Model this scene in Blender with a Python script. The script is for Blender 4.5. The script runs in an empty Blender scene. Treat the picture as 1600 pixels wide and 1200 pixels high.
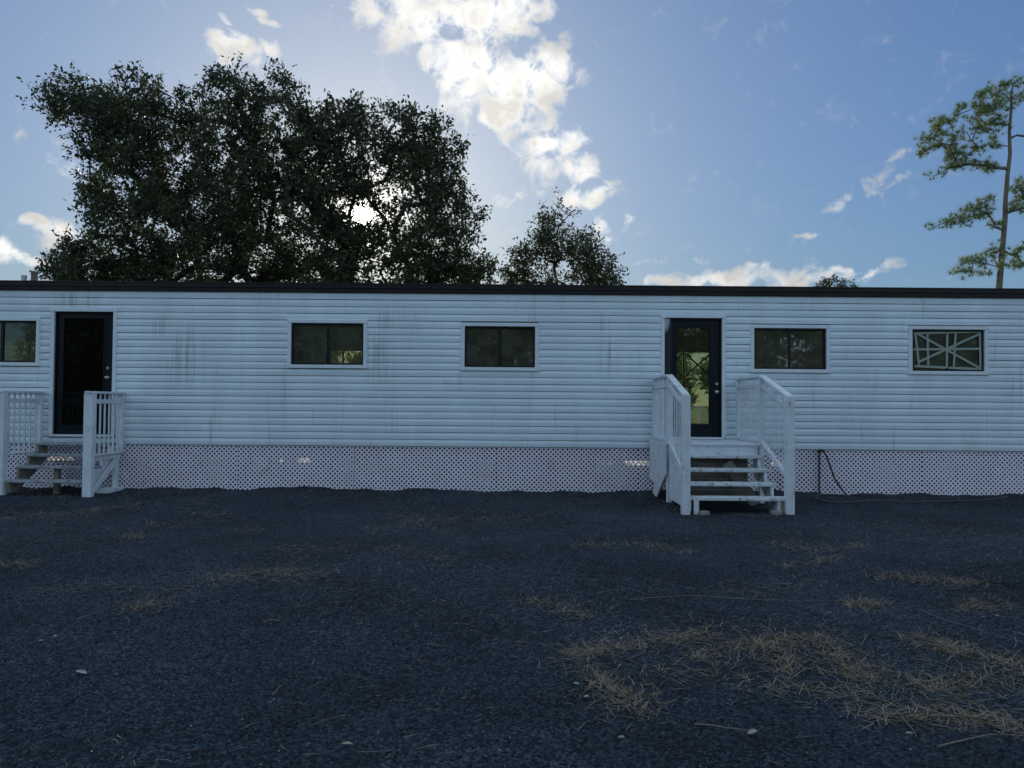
import bpy, math, random
import numpy as np
from mathutils import Vector, Matrix
random.seed(7); RNG = np.random.default_rng(7)
SC = bpy.context.scene; COL = SC.collection
R = math.radians

# ------------------------------------------------------------------ camera
F = 1200.0; EYE = Vector((0, 0, 1.5))
PITCH = math.atan(30 / F); ROLL = R(0.46)
ROT = Matrix.Rotation(math.pi / 2 + PITCH, 3, 'X') @ Matrix.Rotation(ROLL, 3, 'Z')
cam_d = bpy.data.cameras.new('camera'); cam = bpy.data.objects.new('camera', cam_d); COL.objects.link(cam)
cam_d.sensor_width = 36; cam_d.lens = 36 * F / 1600; cam_d.clip_start = .05; cam_d.clip_end = 3000
cam.matrix_world = Matrix.Translation(EYE) @ ROT.to_4x4(); SC.camera = cam

def ray(px, py): return ROT @ Vector(((px - 800) / F, (600 - py) / F, -1))
def at_y(px, py, y):
    d = ray(px, py); return EYE + d * (y / d.y)
def at_ground(px, py):
    d = ray(px, py); return EYE + d * (-EYE.z / d.z)
def azel(px, py):
    d = ray(px, py).normalized(); return math.atan2(d.x, d.y), math.asin(d.z)

# ------------------------------------------------------------------ sky, sun, exposure
SUN_DIR = ray(566, 336).normalized()
SUN_AZ, SUN_EL = azel(566, 336)
world = bpy.data.worlds.new('World'); SC.world = world; world.use_nodes = True
SKY_STRENGTH = .10
EXPOSURE = 0.28

def build_world():
    nt = world.node_tree; N = nt.nodes; L = nt.links; N.clear()
    def n(t, **kw):
        o = N.new(t)
        for k, v in kw.items(): setattr(o, k, v)
        return o
    def m(op, a, b=None, c=None, clamp=False):
        o = n('ShaderNodeMath', operation=op, use_clamp=clamp)
        for i, v in enumerate((a, b, c)):
            if v is None: continue
            if isinstance(v, (int, float)): o.inputs[i].default_value = v
            else: L.new(v, o.inputs[i])
        return o.outputs[0]
    out = n('ShaderNodeOutputWorld'); bg = n('ShaderNodeBackground'); L.new(bg.outputs[0], out.inputs[0])
    bg.inputs[1].default_value = SKY_STRENGTH
    sky = n('ShaderNodeTexSky', sky_type='NISHITA', sun_disc=False)
    sky.sun_elevation = SUN_EL; sky.sun_rotation = SUN_AZ
    sky.air_density = 1.0; sky.dust_density = .35; sky.ozone_density = 2.2; sky.altitude = 0
    tc = n('ShaderNodeTexCoord'); D = tc.outputs['Generated']
    sep = n('ShaderNodeSeparateXYZ'); L.new(D, sep.inputs[0])
    # soft shoulder: the same curve for every direction
    lum = n('ShaderNodeVectorMath', operation='DOT_PRODUCT'); L.new(sky.outputs[0], lum.inputs[0]); lum.inputs[1].default_value = (.25, .55, .2)
    dv = n('ShaderNodeVectorMath', operation='SCALE'); L.new(sky.outputs[0], dv.inputs[0]); L.new(m('DIVIDE', SKY_GAIN, m('MULTIPLY_ADD', lum.outputs['Value'], SKY_KNEE, 1.0)), dv.inputs['Scale'])
    skyc = dv.outputs[0]
    # the sun and its aureole
    dt = n('ShaderNodeVectorMath', operation='DOT_PRODUCT'); L.new(D, dt.inputs[0]); dt.inputs[1].default_value = SUN_DIR
    ang = m('ARCCOSINE', m('MINIMUM', dt.outputs['Value'], .9999999))
    disc = n('ShaderNodeMapRange', interpolation_type='SMOOTHSTEP'); L.new(ang, disc.inputs[0])
    disc.inputs[1].default_value = R(.8); disc.inputs[2].default_value = R(.4); disc.inputs[3].default_value = 0; disc.inputs[4].default_value = 500
    aur = m('MULTIPLY', m('EXPONENT', m('MULTIPLY', ang, -1 / R(13.5))), 5.2)
    glow = m('ADD', m('ADD', disc.outputs[0], aur), m('MULTIPLY', m('EXPONENT', m('MULTIPLY', ang, -1 / R(1.2))), 40.0))
    # azimuth / elevation for the cloud layout
    az = m('ARCTAN2', sep.outputs[0], sep.outputs[1]); el = m('ARCSINE', sep.outputs[2])
    ae = n('ShaderNodeCombineXYZ'); L.new(az, ae.inputs[0]); L.new(el, ae.inputs[1])
    # warp
    wn = n('ShaderNodeTexNoise'); L.new(D, wn.inputs['Vector']); wn.inputs['Scale'].default_value = 22; wn.inputs['Detail'].default_value = 2
    wsub = n('ShaderNodeVectorMath', operation='MULTIPLY_ADD'); L.new(wn.outputs['Color'], wsub.inputs[0])
    wsub.inputs[1].default_value = (.05, .05, 0); wsub.inputs[2].default_value = (-.025, -.025, 0)
    wadd = n('ShaderNodeVectorMath', operation='ADD'); L.new(ae.outputs[0], wadd.inputs[0]); L.new(wsub.outputs[0], wadd.inputs[1])
    blobs = [(690, 15, 140, 48, 0, 1), (800, 10, 70, 40, 0, 1), (580, 25, 50, 26, 20, .8), (660, 50, 70, 40, 0, .9),
             (720, 95, 100, 42, -10, 1), (800, 135, 105, 62, -15, 1), (868, 95, 42, 40, 0, .95), (790, 180, 75, 32, -10, 1), (740, 150, 60, 40, 0, .9),
             (855, 225, 62, 30, 5, .95), (845, 265, 36, 34, 0, .8), (905, 268, 28, 26, 30, .85), (915, 308, 62, 22, 5, .9), (800, 312, 40, 12, 5, .6),
             (940, 348, 26, 18, 0, .85), (930, 375, 34, 16, 0, .6),
             (375, 85, 55, 26, -25, .8), (350, 33, 22, 10, -10, .7), (398, 6, 18, 9, -20, .65), (432, 38, 34, 7, -25, .6), (424, 76, 24, 13, -10, .7),
             (60, 350, 26, 10, 0, .75), (30, 402, 55, 13, -5, .8), (105, 365, 36, 24, 0, .85), (50, 228, 70, 28, -30, .36),
             (1340, 298, 62, 13, 22, .40), (1418, 278, 40, 8, 24, .38), (1425, 238, 36, 9, 24, .36),
             (1455, 372, 18, 6, 5, .5), (1264, 368, 24, 7, 5, .5), (1090, 405, 52, 8, 5, .45), (1160, 434, 150, 17, 2, .85), (1385, 418, 36, 11, 10, .5), (1300, 438, 80, 16, 5, .8),
             (1022, 404, 30, 10, 0, .5), (982, 350, 8, 12, 20, .5)]
    tot = None
    for (x, y, rx, ry, rot, s) in blobs:
        a, e = azel(x, y)
        mp = n('ShaderNodeMapping', vector_type='TEXTURE'); L.new(wadd.outputs[0], mp.inputs[0])
        mp.inputs[1].default_value = (a, e, 0); mp.inputs[2].default_value = (0, 0, R(rot)); mp.inputs[3].default_value = (1.25 * rx / F, 1.25 * ry / F, 1)
        ln = n('ShaderNodeVectorMath', operation='LENGTH'); L.new(mp.outputs[0], ln.inputs[0])
        mr = n('ShaderNodeMapRange', interpolation_type='SMOOTHSTEP'); L.new(ln.outputs['Value'], mr.inputs[0])
        mr.inputs[1].default_value = 1.25; mr.inputs[2].default_value = .15; mr.inputs[3].default_value = 0; mr.inputs[4].default_value = s
        tot = mr.outputs[0] if tot is None else m('SMOOTH_MAX', tot, mr.outputs[0], .12)
    fb = n('ShaderNodeTexNoise'); L.new(D, fb.inputs['Vector']); fb.inputs['Scale'].default_value = 34; fb.inputs['Detail'].default_value = 7; fb.inputs['Roughness'].default_value = .62
    fb.inputs['Distortion'].default_value = .5
    # added clouds out of view, brighter and cooler to light the wall
    gp = n('ShaderNodeMapping'); L.new(D, gp.inputs[0]); gp.inputs[3].default_value = (1, 1, 2.2)
    gn = n('ShaderNodeTexNoise'); L.new(gp.outputs[0], gn.inputs['Vector']); gn.inputs['Scale'].default_value = 2.6; gn.inputs['Detail'].default_value = 3
    gm = n('ShaderNodeMapRange', interpolation_type='SMOOTHSTEP'); L.new(gn.outputs[0], gm.inputs[0]); gm.inputs[1].default_value = .44; gm.inputs[2].default_value = .60
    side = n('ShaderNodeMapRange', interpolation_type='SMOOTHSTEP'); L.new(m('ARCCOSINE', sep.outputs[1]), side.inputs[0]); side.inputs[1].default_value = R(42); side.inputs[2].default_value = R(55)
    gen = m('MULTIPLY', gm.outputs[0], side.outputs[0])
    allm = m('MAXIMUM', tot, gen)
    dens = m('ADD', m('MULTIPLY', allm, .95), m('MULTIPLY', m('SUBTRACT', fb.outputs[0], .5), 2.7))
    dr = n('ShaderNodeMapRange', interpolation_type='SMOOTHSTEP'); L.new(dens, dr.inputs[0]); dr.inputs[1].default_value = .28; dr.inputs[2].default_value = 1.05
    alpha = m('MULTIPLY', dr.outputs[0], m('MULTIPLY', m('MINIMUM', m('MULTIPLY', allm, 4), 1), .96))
    fb2 = n('ShaderNodeTexNoise'); L.new(D, fb2.inputs['Vector']); fb2.inputs['Scale'].default_value = 20; fb2.inputs['Detail'].default_value = 3
    shade = n('ShaderNodeMapRange'); L.new(m('MULTIPLY_ADD', fb.outputs[0], .55, m('MULTIPLY', fb2.outputs[0], .45)), shade.inputs[0]); shade.inputs[1].default_value = .60; shade.inputs[2].default_value = .40; shade.inputs[3].default_value = CLOUD[0]; shade.inputs[4].default_value = CLOUD[1]
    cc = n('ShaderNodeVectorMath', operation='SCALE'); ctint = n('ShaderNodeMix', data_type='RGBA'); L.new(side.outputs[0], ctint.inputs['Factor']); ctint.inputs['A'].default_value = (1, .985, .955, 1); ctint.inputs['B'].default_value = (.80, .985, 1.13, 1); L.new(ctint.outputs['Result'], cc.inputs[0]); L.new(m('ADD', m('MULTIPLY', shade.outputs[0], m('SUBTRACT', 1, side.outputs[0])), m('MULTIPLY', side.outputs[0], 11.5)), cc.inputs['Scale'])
    mx = n('ShaderNodeMix', data_type='RGBA'); L.new(alpha, mx.inputs['Factor'])
    gl = n('ShaderNodeVectorMath', operation='SCALE'); gl.inputs[0].default_value = (1, .93, .78); L.new(glow, gl.inputs['Scale'])
    tn = n('ShaderNodeVectorMath', operation='MULTIPLY'); L.new(skyc, tn.inputs[0]); tn.inputs[1].default_value = SKY_TINT
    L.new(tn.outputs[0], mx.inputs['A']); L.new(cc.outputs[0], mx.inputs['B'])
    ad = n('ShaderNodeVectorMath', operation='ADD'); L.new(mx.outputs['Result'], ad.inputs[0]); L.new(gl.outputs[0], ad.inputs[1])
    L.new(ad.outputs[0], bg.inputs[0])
    world.cycles.sampling_method = 'MANUAL'; world.cycles.sample_map_resolution = 1024
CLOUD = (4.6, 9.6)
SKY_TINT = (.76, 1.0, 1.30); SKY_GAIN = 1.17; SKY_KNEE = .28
build_world()
sun_d = bpy.data.lights.new('sun', 'SUN'); sun = bpy.data.objects.new('sun', sun_d); COL.objects.link(sun)
sun_d.energy = 3.5; sun_d.angle = R(.5); sun_d.color = (1, .9, .76)
sun.rotation_mode = 'QUATERNION'; sun.rotation_quaternion = SUN_DIR.to_track_quat('Z', 'Y'); sun.location = (0, 0, 40)
SC.view_settings.view_transform = 'Standard'; SC.view_settings.look = 'None'
SC.view_settings.gamma = 1; SC.view_settings.use_curve_mapping = False; SC.view_settings.exposure = EXPOSURE
SC.render.engine = 'CYCLES'
cy = SC.cycles; cy.max_bounces = 6; cy.diffuse_bounces = 2; cy.glossy_bounces = 3; cy.transparent_max_bounces = 12; cy.transmission_bounces = 4
cy.use_denoising = True; cy.denoising_prefilter = 'ACCURATE'; cy.caustics_reflective = False; cy.caustics_refractive = False

# ------------------------------------------------------------------ materials
MATS = {}
def mat(name, base, rough=.6, spec=.5, metal=0, var=.12, vscale=6, stretch=(1, 1, 1), bump=0, bscale=60, var2=None, v2scale=2, v2stretch=(1, 1, 1), v2lo=.5, v2hi=.75, v2amt=1.0, rand=0, translucent=0):
    if name in MATS: return MATS[name]
    ma = bpy.data.materials.new(name); ma.use_nodes = True; nt = ma.node_tree; N = nt.nodes; L = nt.links
    p = N['Principled BSDF']; p.inputs['Roughness'].default_value = rough; p.inputs['Metallic'].default_value = metal; p.inputs['Specular IOR Level'].default_value = spec
    tc = N.new('ShaderNodeTexCoord'); geo = N.new('ShaderNodeNewGeometry')
    mp = N.new('ShaderNodeMapping'); L.new(geo.outputs['Position'], mp.inputs[0]); mp.inputs[3].default_value = stretch
    nz = N.new('ShaderNodeTexNoise'); L.new(mp.outputs[0], nz.inputs['Vector']); nz.inputs['Scale'].default_value = vscale; nz.inputs['Detail'].default_value = 6; nz.inputs['Roughness'].default_value = .6
    mr = N.new('ShaderNodeMapRange'); L.new(nz.outputs[0], mr.inputs[0]); mr.inputs[1].default_value = .25; mr.inputs[2].default_value = .75; mr.inputs[3].default_value = 1 - var; mr.inputs[4].default_value = 1 + var
    val = mr.outputs[0]
    if rand:
        oi = N.new('ShaderNodeObjectInfo'); r2 = N.new('ShaderNodeMapRange'); L.new(oi.outputs['Random'], r2.inputs[0]); r2.inputs[3].default_value = 1 - rand; r2.inputs[4].default_value = 1 + rand
        mu = N.new('ShaderNodeMath'); mu.operation = 'MULTIPLY'; L.new(val, mu.inputs[0]); L.new(r2.outputs[0], mu.inputs[1]); val = mu.outputs[0]
    sc = N.new('ShaderNodeVectorMath'); sc.operation = 'SCALE'; sc.inputs[0].default_value = base; L.new(val, sc.inputs['Scale'])
    colr = sc.outputs[0]
    if var2 is not None:
        m2 = N.new('ShaderNodeMapping'); L.new(geo.outputs['Position'], m2.inputs[0]); m2.inputs[3].default_value = v2stretch; m2.inputs[1].default_value = (3.1, 1.7, 5.2)
        n2 = N.new('ShaderNodeTexNoise'); L.new(m2.outputs[0], n2.inputs['Vector']); n2.inputs['Scale'].default_value = v2scale; n2.inputs['Detail'].default_value = 7; n2.inputs['Roughness'].default_value = .65
        r3 = N.new('ShaderNodeMapRange'); r3.interpolation_type = 'SMOOTHSTEP'; L.new(n2.outputs[0], r3.inputs[0]); r3.inputs[1].default_value = v2lo; r3.inputs[2].default_value = v2hi; r3.inputs[4].default_value = v2amt
        mx = N.new('ShaderNodeMix'); mx.data_type = 'RGBA'; L.new(r3.outputs[0], mx.inputs['Factor']); L.new(colr, mx.inputs['A']); mx.inputs['B'].default_value = (*var2, 1)
        colr = mx.outputs['Result']
    L.new(colr, p.inputs['Base Color'])
    if bump:
        nb = N.new('ShaderNodeTexNoise'); L.new(mp.outputs[0], nb.inputs['Vector']); nb.inputs['Scale'].default_value = bscale; nb.inputs['Detail'].default_value = 4
        bu = N.new('ShaderNodeBump'); bu.inputs['Strength'].default_value = bump; bu.inputs['Distance'].default_value = .01; L.new(nb.outputs[0], bu.inputs['Height']); L.new(bu.outputs[0], p.inputs['Normal'])
    if translucent:
        tr = N.new('ShaderNodeBsdfTranslucent'); L.new(colr, tr.inputs[0]); ms = N.new('ShaderNodeMixShader'); ms.inputs[0].default_value = translucent
        L.new(p.outputs[0], ms.inputs[1]); L.new(tr.outputs[0], ms.inputs[2]); L.new(ms.outputs[0], N['Material Output'].inputs[0])
    MATS[name] = ma; return ma

def glass(name, tint, rmul=1.0, dust=.07):
    ma = bpy.data.materials.new(name); ma.use_nodes = True; nt = ma.node_tree; N = nt.nodes; L = nt.links; N.remove(N['Principled BSDF'])
    tr = N.new('ShaderNodeBsdfTransparent'); tr.inputs[0].default_value = (*tint, 1); gl = N.new('ShaderNodeBsdfGlossy'); gl.inputs['Roughness'].default_value = .015
    geo = N.new('ShaderNodeNewGeometry'); nz = N.new('ShaderNodeTexNoise'); L.new(geo.outputs['Position'], nz.inputs['Vector']); nz.inputs['Scale'].default_value = 2.2
    bu = N.new('ShaderNodeBump'); bu.inputs['Strength'].default_value = .05; bu.inputs['Distance'].default_value = .02; L.new(nz.outputs[0], bu.inputs['Height']); L.new(bu.outputs[0], gl.inputs['Normal'])
    fr = N.new('ShaderNodeFresnel'); fr.inputs[0].default_value = 1.55
    mu = N.new('ShaderNodeMath'); mu.operation = 'MULTIPLY'; mu.use_clamp = True; L.new(fr.outputs[0], mu.inputs[0]); mu.inputs[1].default_value = 1.5 * rmul
    ms = N.new('ShaderNodeMixShader'); L.new(mu.outputs[0], ms.inputs[0]); L.new(tr.outputs[0], ms.inputs[1]); L.new(gl.outputs[0], ms.inputs[2]); 
    df = N.new('ShaderNodeBsdfDiffuse'); df.inputs[0].default_value = (.62, .64, .52, 1); m2 = N.new('ShaderNodeMixShader'); n2 = N.new('ShaderNodeTexNoise'); L.new(geo.outputs['Position'], n2.inputs['Vector']); n2.inputs['Scale'].default_value = 5; n2.inputs['Detail'].default_value = 5
    mr = N.new('ShaderNodeMapRange'); L.new(n2.outputs[0], mr.inputs[0]); mr.inputs[1].default_value = .3; mr.inputs[2].default_value = .75; mr.inputs[3].default_value = dust * .6; mr.inputs[4].default_value = dust * 1.5
    L.new(mr.outputs[0], m2.inputs[0]); L.new(ms.outputs[0], m2.inputs[1]); L.new(df.outputs[0], m2.inputs[2]); L.new(m2.outputs[0], N['Material Output'].inputs[0])
    return ma

M_SIDING = mat('vinyl_siding', (.74, .84, .89), .55, .3, var=.10, vscale=1.6, stretch=(1, 1, .3), var2=(.30, .33, .24), v2scale=3.2, v2stretch=(2.6, 1, .22), v2lo=.56, v2hi=.85, v2amt=.75, rand=.025)
M_TRIM = mat('white_trim', (.76, .82, .85), .5, .35, var=.06, vscale=4)
M_LATTICE = mat('white_lattice', (.92, .87, .94), .55, .3, var=.08, vscale=3, var2=(.45, .46, .40), v2scale=5, v2lo=.58, v2hi=.8, v2amt=.6)
M_WOOD = mat('white_painted_wood', (.72, .76, .80), .6, .3, var=.13, vscale=5, stretch=(1, 1, 1), bump=.15, bscale=50, var2=(.25, .24, .21), v2scale=7, v2lo=.58, v2hi=.72, v2amt=.7, rand=.06)
M_TREAD = mat('worn_painted_wood', (.64, .68, .70), .65, .3, var=.15, vscale=9, bump=.25, bscale=70, var2=(.12, .105, .085), v2scale=11, v2lo=.53, v2hi=.66, v2amt=.85, rand=.08)
M_TREAD2 = mat('dark_worn_treads', (.34, .37, .38), .7, .25, var=.2, vscale=9, bump=.25, bscale=70, var2=(.08, .075, .065), v2scale=9, v2lo=.48, v2hi=.64, v2amt=.85, rand=.1)
M_RAWWOOD = mat('weathered_wood', (.28, .25, .21), .8, .2, var=.25, vscale=8, stretch=(.4, 1, 3), bump=.3, bscale=60, var2=(.10, .09, .07), v2scale=4, v2lo=.5, v2hi=.75, rand=.15)
M_DOOR = mat('black_painted_door', (.004, .009, .013), .45, .22, var=.12, vscale=3)
M_BRONZE = mat('dark_bronze_aluminium', (.007, .009, .011), .4, .3, var=.1)
M_FASCIA = mat('brown_black_metal', (.012, .010, .010), .5, .3, var=.25, vscale=2.5, stretch=(.4, 1, 3))
M_EDGE = mat('galvanised_edge', (.45, .45, .46), .45, .5, .6, var=.12, vscale=4)
M_ROOF = mat('grey_roof', (.25, .25, .26), .8, .3)
M_STEEL = mat('brushed_steel', (.55, .50, .42), .28, .5, 1, var=.06)
M_INWALL = mat('interior_wall', (.36, .33, .26), .8, .2, var=.08, vscale=1.3)
M_INFLOOR = mat('interior_floor', (.16, .14, .11), .5, .4)
M_INCEIL = mat('interior_ceiling', (.50, .49, .45), .85, .2)
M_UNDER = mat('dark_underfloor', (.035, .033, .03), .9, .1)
M_TAPE = mat('masking_tape', (.34, .40, .34), .7, .2, var=.14, vscale=9)
M_DTAPE = mat('dull_tape', (.13, .14, .11), .8, .2)
M_GLASS = glass('window_glass', (.80, .82, .76)); M_DGLASS = glass('door_glass', (.82, .86, .78), 1, .02)
M_DARKGLASS = glass('black_tinted_glass', (.04, .045, .045), .3, .006)
M_BARK = mat('oak_bark', (.055, .047, .038), .9, .1, var=.3, vscale=7, bump=.5, bscale=20)
M_PBARK = mat('pine_bark', (.19, .16, .13), .9, .1, var=.35, vscale=5, stretch=(1, 1, .4), bump=.5, bscale=18)
M_OAK = mat('oak_leaves', (.050, .064, .028), .5, .4, var=.45, vscale=1.1, var2=(.085, .075, .03), v2scale=.8, v2lo=.5, v2hi=.7, v2amt=.7, translucent=.3)
M_OAK2 = mat('young_tree_leaves', (.060, .072, .028), .5, .4, var=.4, vscale=1.5, translucent=.30)
M_NEEDLE = mat('pine_needles', (.16, .225, .08), .5, .4, var=.35, vscale=1.2, var2=(.19, .16, .05), v2scale=1.5, v2lo=.5, v2hi=.7, v2amt=.6, translucent=.3)
M_HEDGE = mat('shrub_leaves', (.085, .13, .03), .5, .4, var=.5, vscale=.8, translucent=.45)
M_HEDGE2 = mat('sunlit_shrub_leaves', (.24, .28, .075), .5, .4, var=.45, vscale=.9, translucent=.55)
M_CABLE = mat('black_rubber', (.012, .012, .013), .5, .4)
M_HOSE = mat('grey_hose', (.07, .08, .08), .5, .4)
M_CONC = mat('concrete', (.30, .30, .29), .85, .2, var=.2, vscale=9, bump=.3)
M_STRAW = mat('dry_straw', (.36, .29, .205), .75, .25, var=.45, vscale=5)
M_STRAW2 = mat('brown_straw', (.24, .18, .115), .8, .2, var=.4, vscale=6)
M_LEAFLIT = mat('pale_dead_leaf', (.40, .34, .27), .7, .3, var=.25, vscale=30)
M_TWIG = mat('dry_twig', (.24, .19, .14), .8, .2, var=.3, vscale=14)
M_PEB = mat('pale_pebbles', (.45, .44, .42), .7, .3, var=.3, vscale=9)

def siding_stains(ma, spots):
    nt = ma.node_tree; N = nt.nodes; L = nt.links; p = N['Principled BSDF']; src = p.inputs['Base Color'].links[0].from_socket
    geo = N.new('ShaderNodeNewGeometry'); sp = N.new('ShaderNodeSeparateXYZ'); L.new(geo.outputs['Position'], sp.inputs[0])
    st = N.new('ShaderNodeMapping'); L.new(geo.outputs['Position'], st.inputs[0]); st.inputs[3].default_value = (14, 1, .35)
    nz = N.new('ShaderNodeTexNoise'); L.new(st.outputs[0], nz.inputs['Vector']); nz.inputs['Scale'].default_value = 1; nz.inputs['Detail'].default_value = 5; nz.inputs['Roughness'].default_value = .7
    f = None
    for (x, z, rx, rz) in spots:
        mp = N.new('ShaderNodeMapping'); mp.vector_type = 'TEXTURE'; L.new(geo.outputs['Position'], mp.inputs[0]); mp.inputs[1].default_value = (x, WY, z); mp.inputs[3].default_value = (rx, 100, rz)
        ln = N.new('ShaderNodeVectorMath'); ln.operation = 'LENGTH'; L.new(mp.outputs[0], ln.inputs[0]); mr = N.new('ShaderNodeMapRange'); mr.interpolation_type = 'SMOOTHSTEP'; L.new(ln.outputs['Value'], mr.inputs[0]); mr.inputs[1].default_value = 1.2; mr.inputs[2].default_value = 0; mr.inputs[3].default_value = 0; mr.inputs[4].default_value = 1
        if f is None: f = mr.outputs[0]
        else:
            mx = N.new('ShaderNodeMath'); mx.operation = 'MAXIMUM'; L.new(f, mx.inputs[0]); L.new(mr.outputs[0], mx.inputs[1]); f = mx.outputs[0]
    a = N.new('ShaderNodeMapRange'); a.interpolation_type = 'SMOOTHSTEP'; L.new(nz.outputs[0], a.inputs[0]); a.inputs[1].default_value = .42; a.inputs[2].default_value = .68
    mu = N.new('ShaderNodeMath'); mu.operation = 'MULTIPLY'; L.new(a.outputs[0], mu.inputs[0]); L.new(f, mu.inputs[1])
    b = N.new('ShaderNodeMapRange'); b.interpolation_type = 'SMOOTHSTEP'; L.new(nz.outputs[0], b.inputs[0]); b.inputs[1].default_value = .60; b.inputs[2].default_value = .80; b.inputs[4].default_value = .45
    mm = N.new('ShaderNodeMath'); mm.operation = 'MAXIMUM'; mm.use_clamp = True; L.new(mu.outputs[0], mm.inputs[0]); L.new(b.outputs[0], mm.inputs[1])
    m2 = N.new('ShaderNodeMath'); m2.operation = 'MULTIPLY'; L.new(mm.outputs[0], m2.inputs[0]); m2.inputs[1].default_value = .52
    mix = N.new('ShaderNodeMix'); mix.data_type = 'RGBA'; L.new(m2.outputs[0], mix.inputs['Factor']); L.new(src, mix.inputs['A']); mix.inputs['B'].default_value = (.20, .25, .19, 1); L.new(mix.outputs['Result'], p.inputs['Base Color'])
WY = 13.2
def wp(px, py): q = at_y(px, py, WY); return q.x, q.z
siding_stains(M_SIDING, [(*wp(265, 500), .12, .35), (*wp(290, 560), .5, .7), (*wp(943, 508), .10, .22), (*wp(603, 500), .16, .30), (*wp(444, 620), .05, .75), (*wp(590, 560), .35, .6), (*wp(250, 510), .3, .25), (*wp(718, 595), .05, .35), (*wp(950, 560), .22, .5), (*wp(1205, 690), .5, .15), (*wp(125, 470), .6, .2)])

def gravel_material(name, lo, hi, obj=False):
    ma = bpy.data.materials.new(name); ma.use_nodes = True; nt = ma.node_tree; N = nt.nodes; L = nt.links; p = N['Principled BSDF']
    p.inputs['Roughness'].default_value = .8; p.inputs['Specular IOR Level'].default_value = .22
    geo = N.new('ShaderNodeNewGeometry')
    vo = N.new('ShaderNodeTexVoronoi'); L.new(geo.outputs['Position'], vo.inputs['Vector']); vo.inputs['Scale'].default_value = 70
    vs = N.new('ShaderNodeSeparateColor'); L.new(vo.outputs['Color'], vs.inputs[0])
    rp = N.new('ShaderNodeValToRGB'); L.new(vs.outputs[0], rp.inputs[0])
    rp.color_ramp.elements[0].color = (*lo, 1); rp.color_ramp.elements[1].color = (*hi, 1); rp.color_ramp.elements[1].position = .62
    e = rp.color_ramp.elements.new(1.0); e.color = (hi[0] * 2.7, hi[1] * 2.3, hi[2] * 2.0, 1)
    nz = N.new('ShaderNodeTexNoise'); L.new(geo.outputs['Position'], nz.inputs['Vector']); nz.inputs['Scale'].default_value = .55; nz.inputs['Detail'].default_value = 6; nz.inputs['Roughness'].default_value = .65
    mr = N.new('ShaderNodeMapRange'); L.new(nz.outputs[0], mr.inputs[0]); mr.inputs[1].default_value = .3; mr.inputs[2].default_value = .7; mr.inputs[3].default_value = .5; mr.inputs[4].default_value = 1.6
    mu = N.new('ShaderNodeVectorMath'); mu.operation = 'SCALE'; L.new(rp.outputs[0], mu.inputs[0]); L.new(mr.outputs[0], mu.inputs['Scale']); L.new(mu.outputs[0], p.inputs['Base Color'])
    vb = N.new('ShaderNodeTexVoronoi'); L.new(geo.outputs['Position'], vb.inputs['Vector']); vb.inputs['Scale'].default_value = 70
    nb = N.new('ShaderNodeTexNoise'); L.new(geo.outputs['Position'], nb.inputs['Vector']); nb.inputs['Scale'].default_value = 9; nb.inputs['Detail'].default_value = 8
    ad = N.new('ShaderNodeMath'); ad.operation = 'MULTIPLY_ADD'; L.new(vb.outputs['Distance'], ad.inputs[0]); ad.inputs[1].default_value = -.7; L.new(nb.outputs[0], ad.inputs[2])
    bu = N.new('ShaderNodeBump'); bu.inputs['Strength'].default_value = .9; bu.inputs['Distance'].default_value = .02; L.new(ad.outputs[0], bu.inputs['Height']); L.new(bu.outputs[0], p.inputs['Normal'])
    return ma
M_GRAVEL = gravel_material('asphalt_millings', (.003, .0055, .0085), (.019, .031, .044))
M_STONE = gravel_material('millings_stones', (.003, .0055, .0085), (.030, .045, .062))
M_LAWN = mat('lawn', (.06, .10, .035), .85, .2, var=.4, vscale=1.5, bump=.5, bscale=30, var2=(.16, .13, .06), v2scale=.6, v2lo=.5, v2hi=.7)

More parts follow.
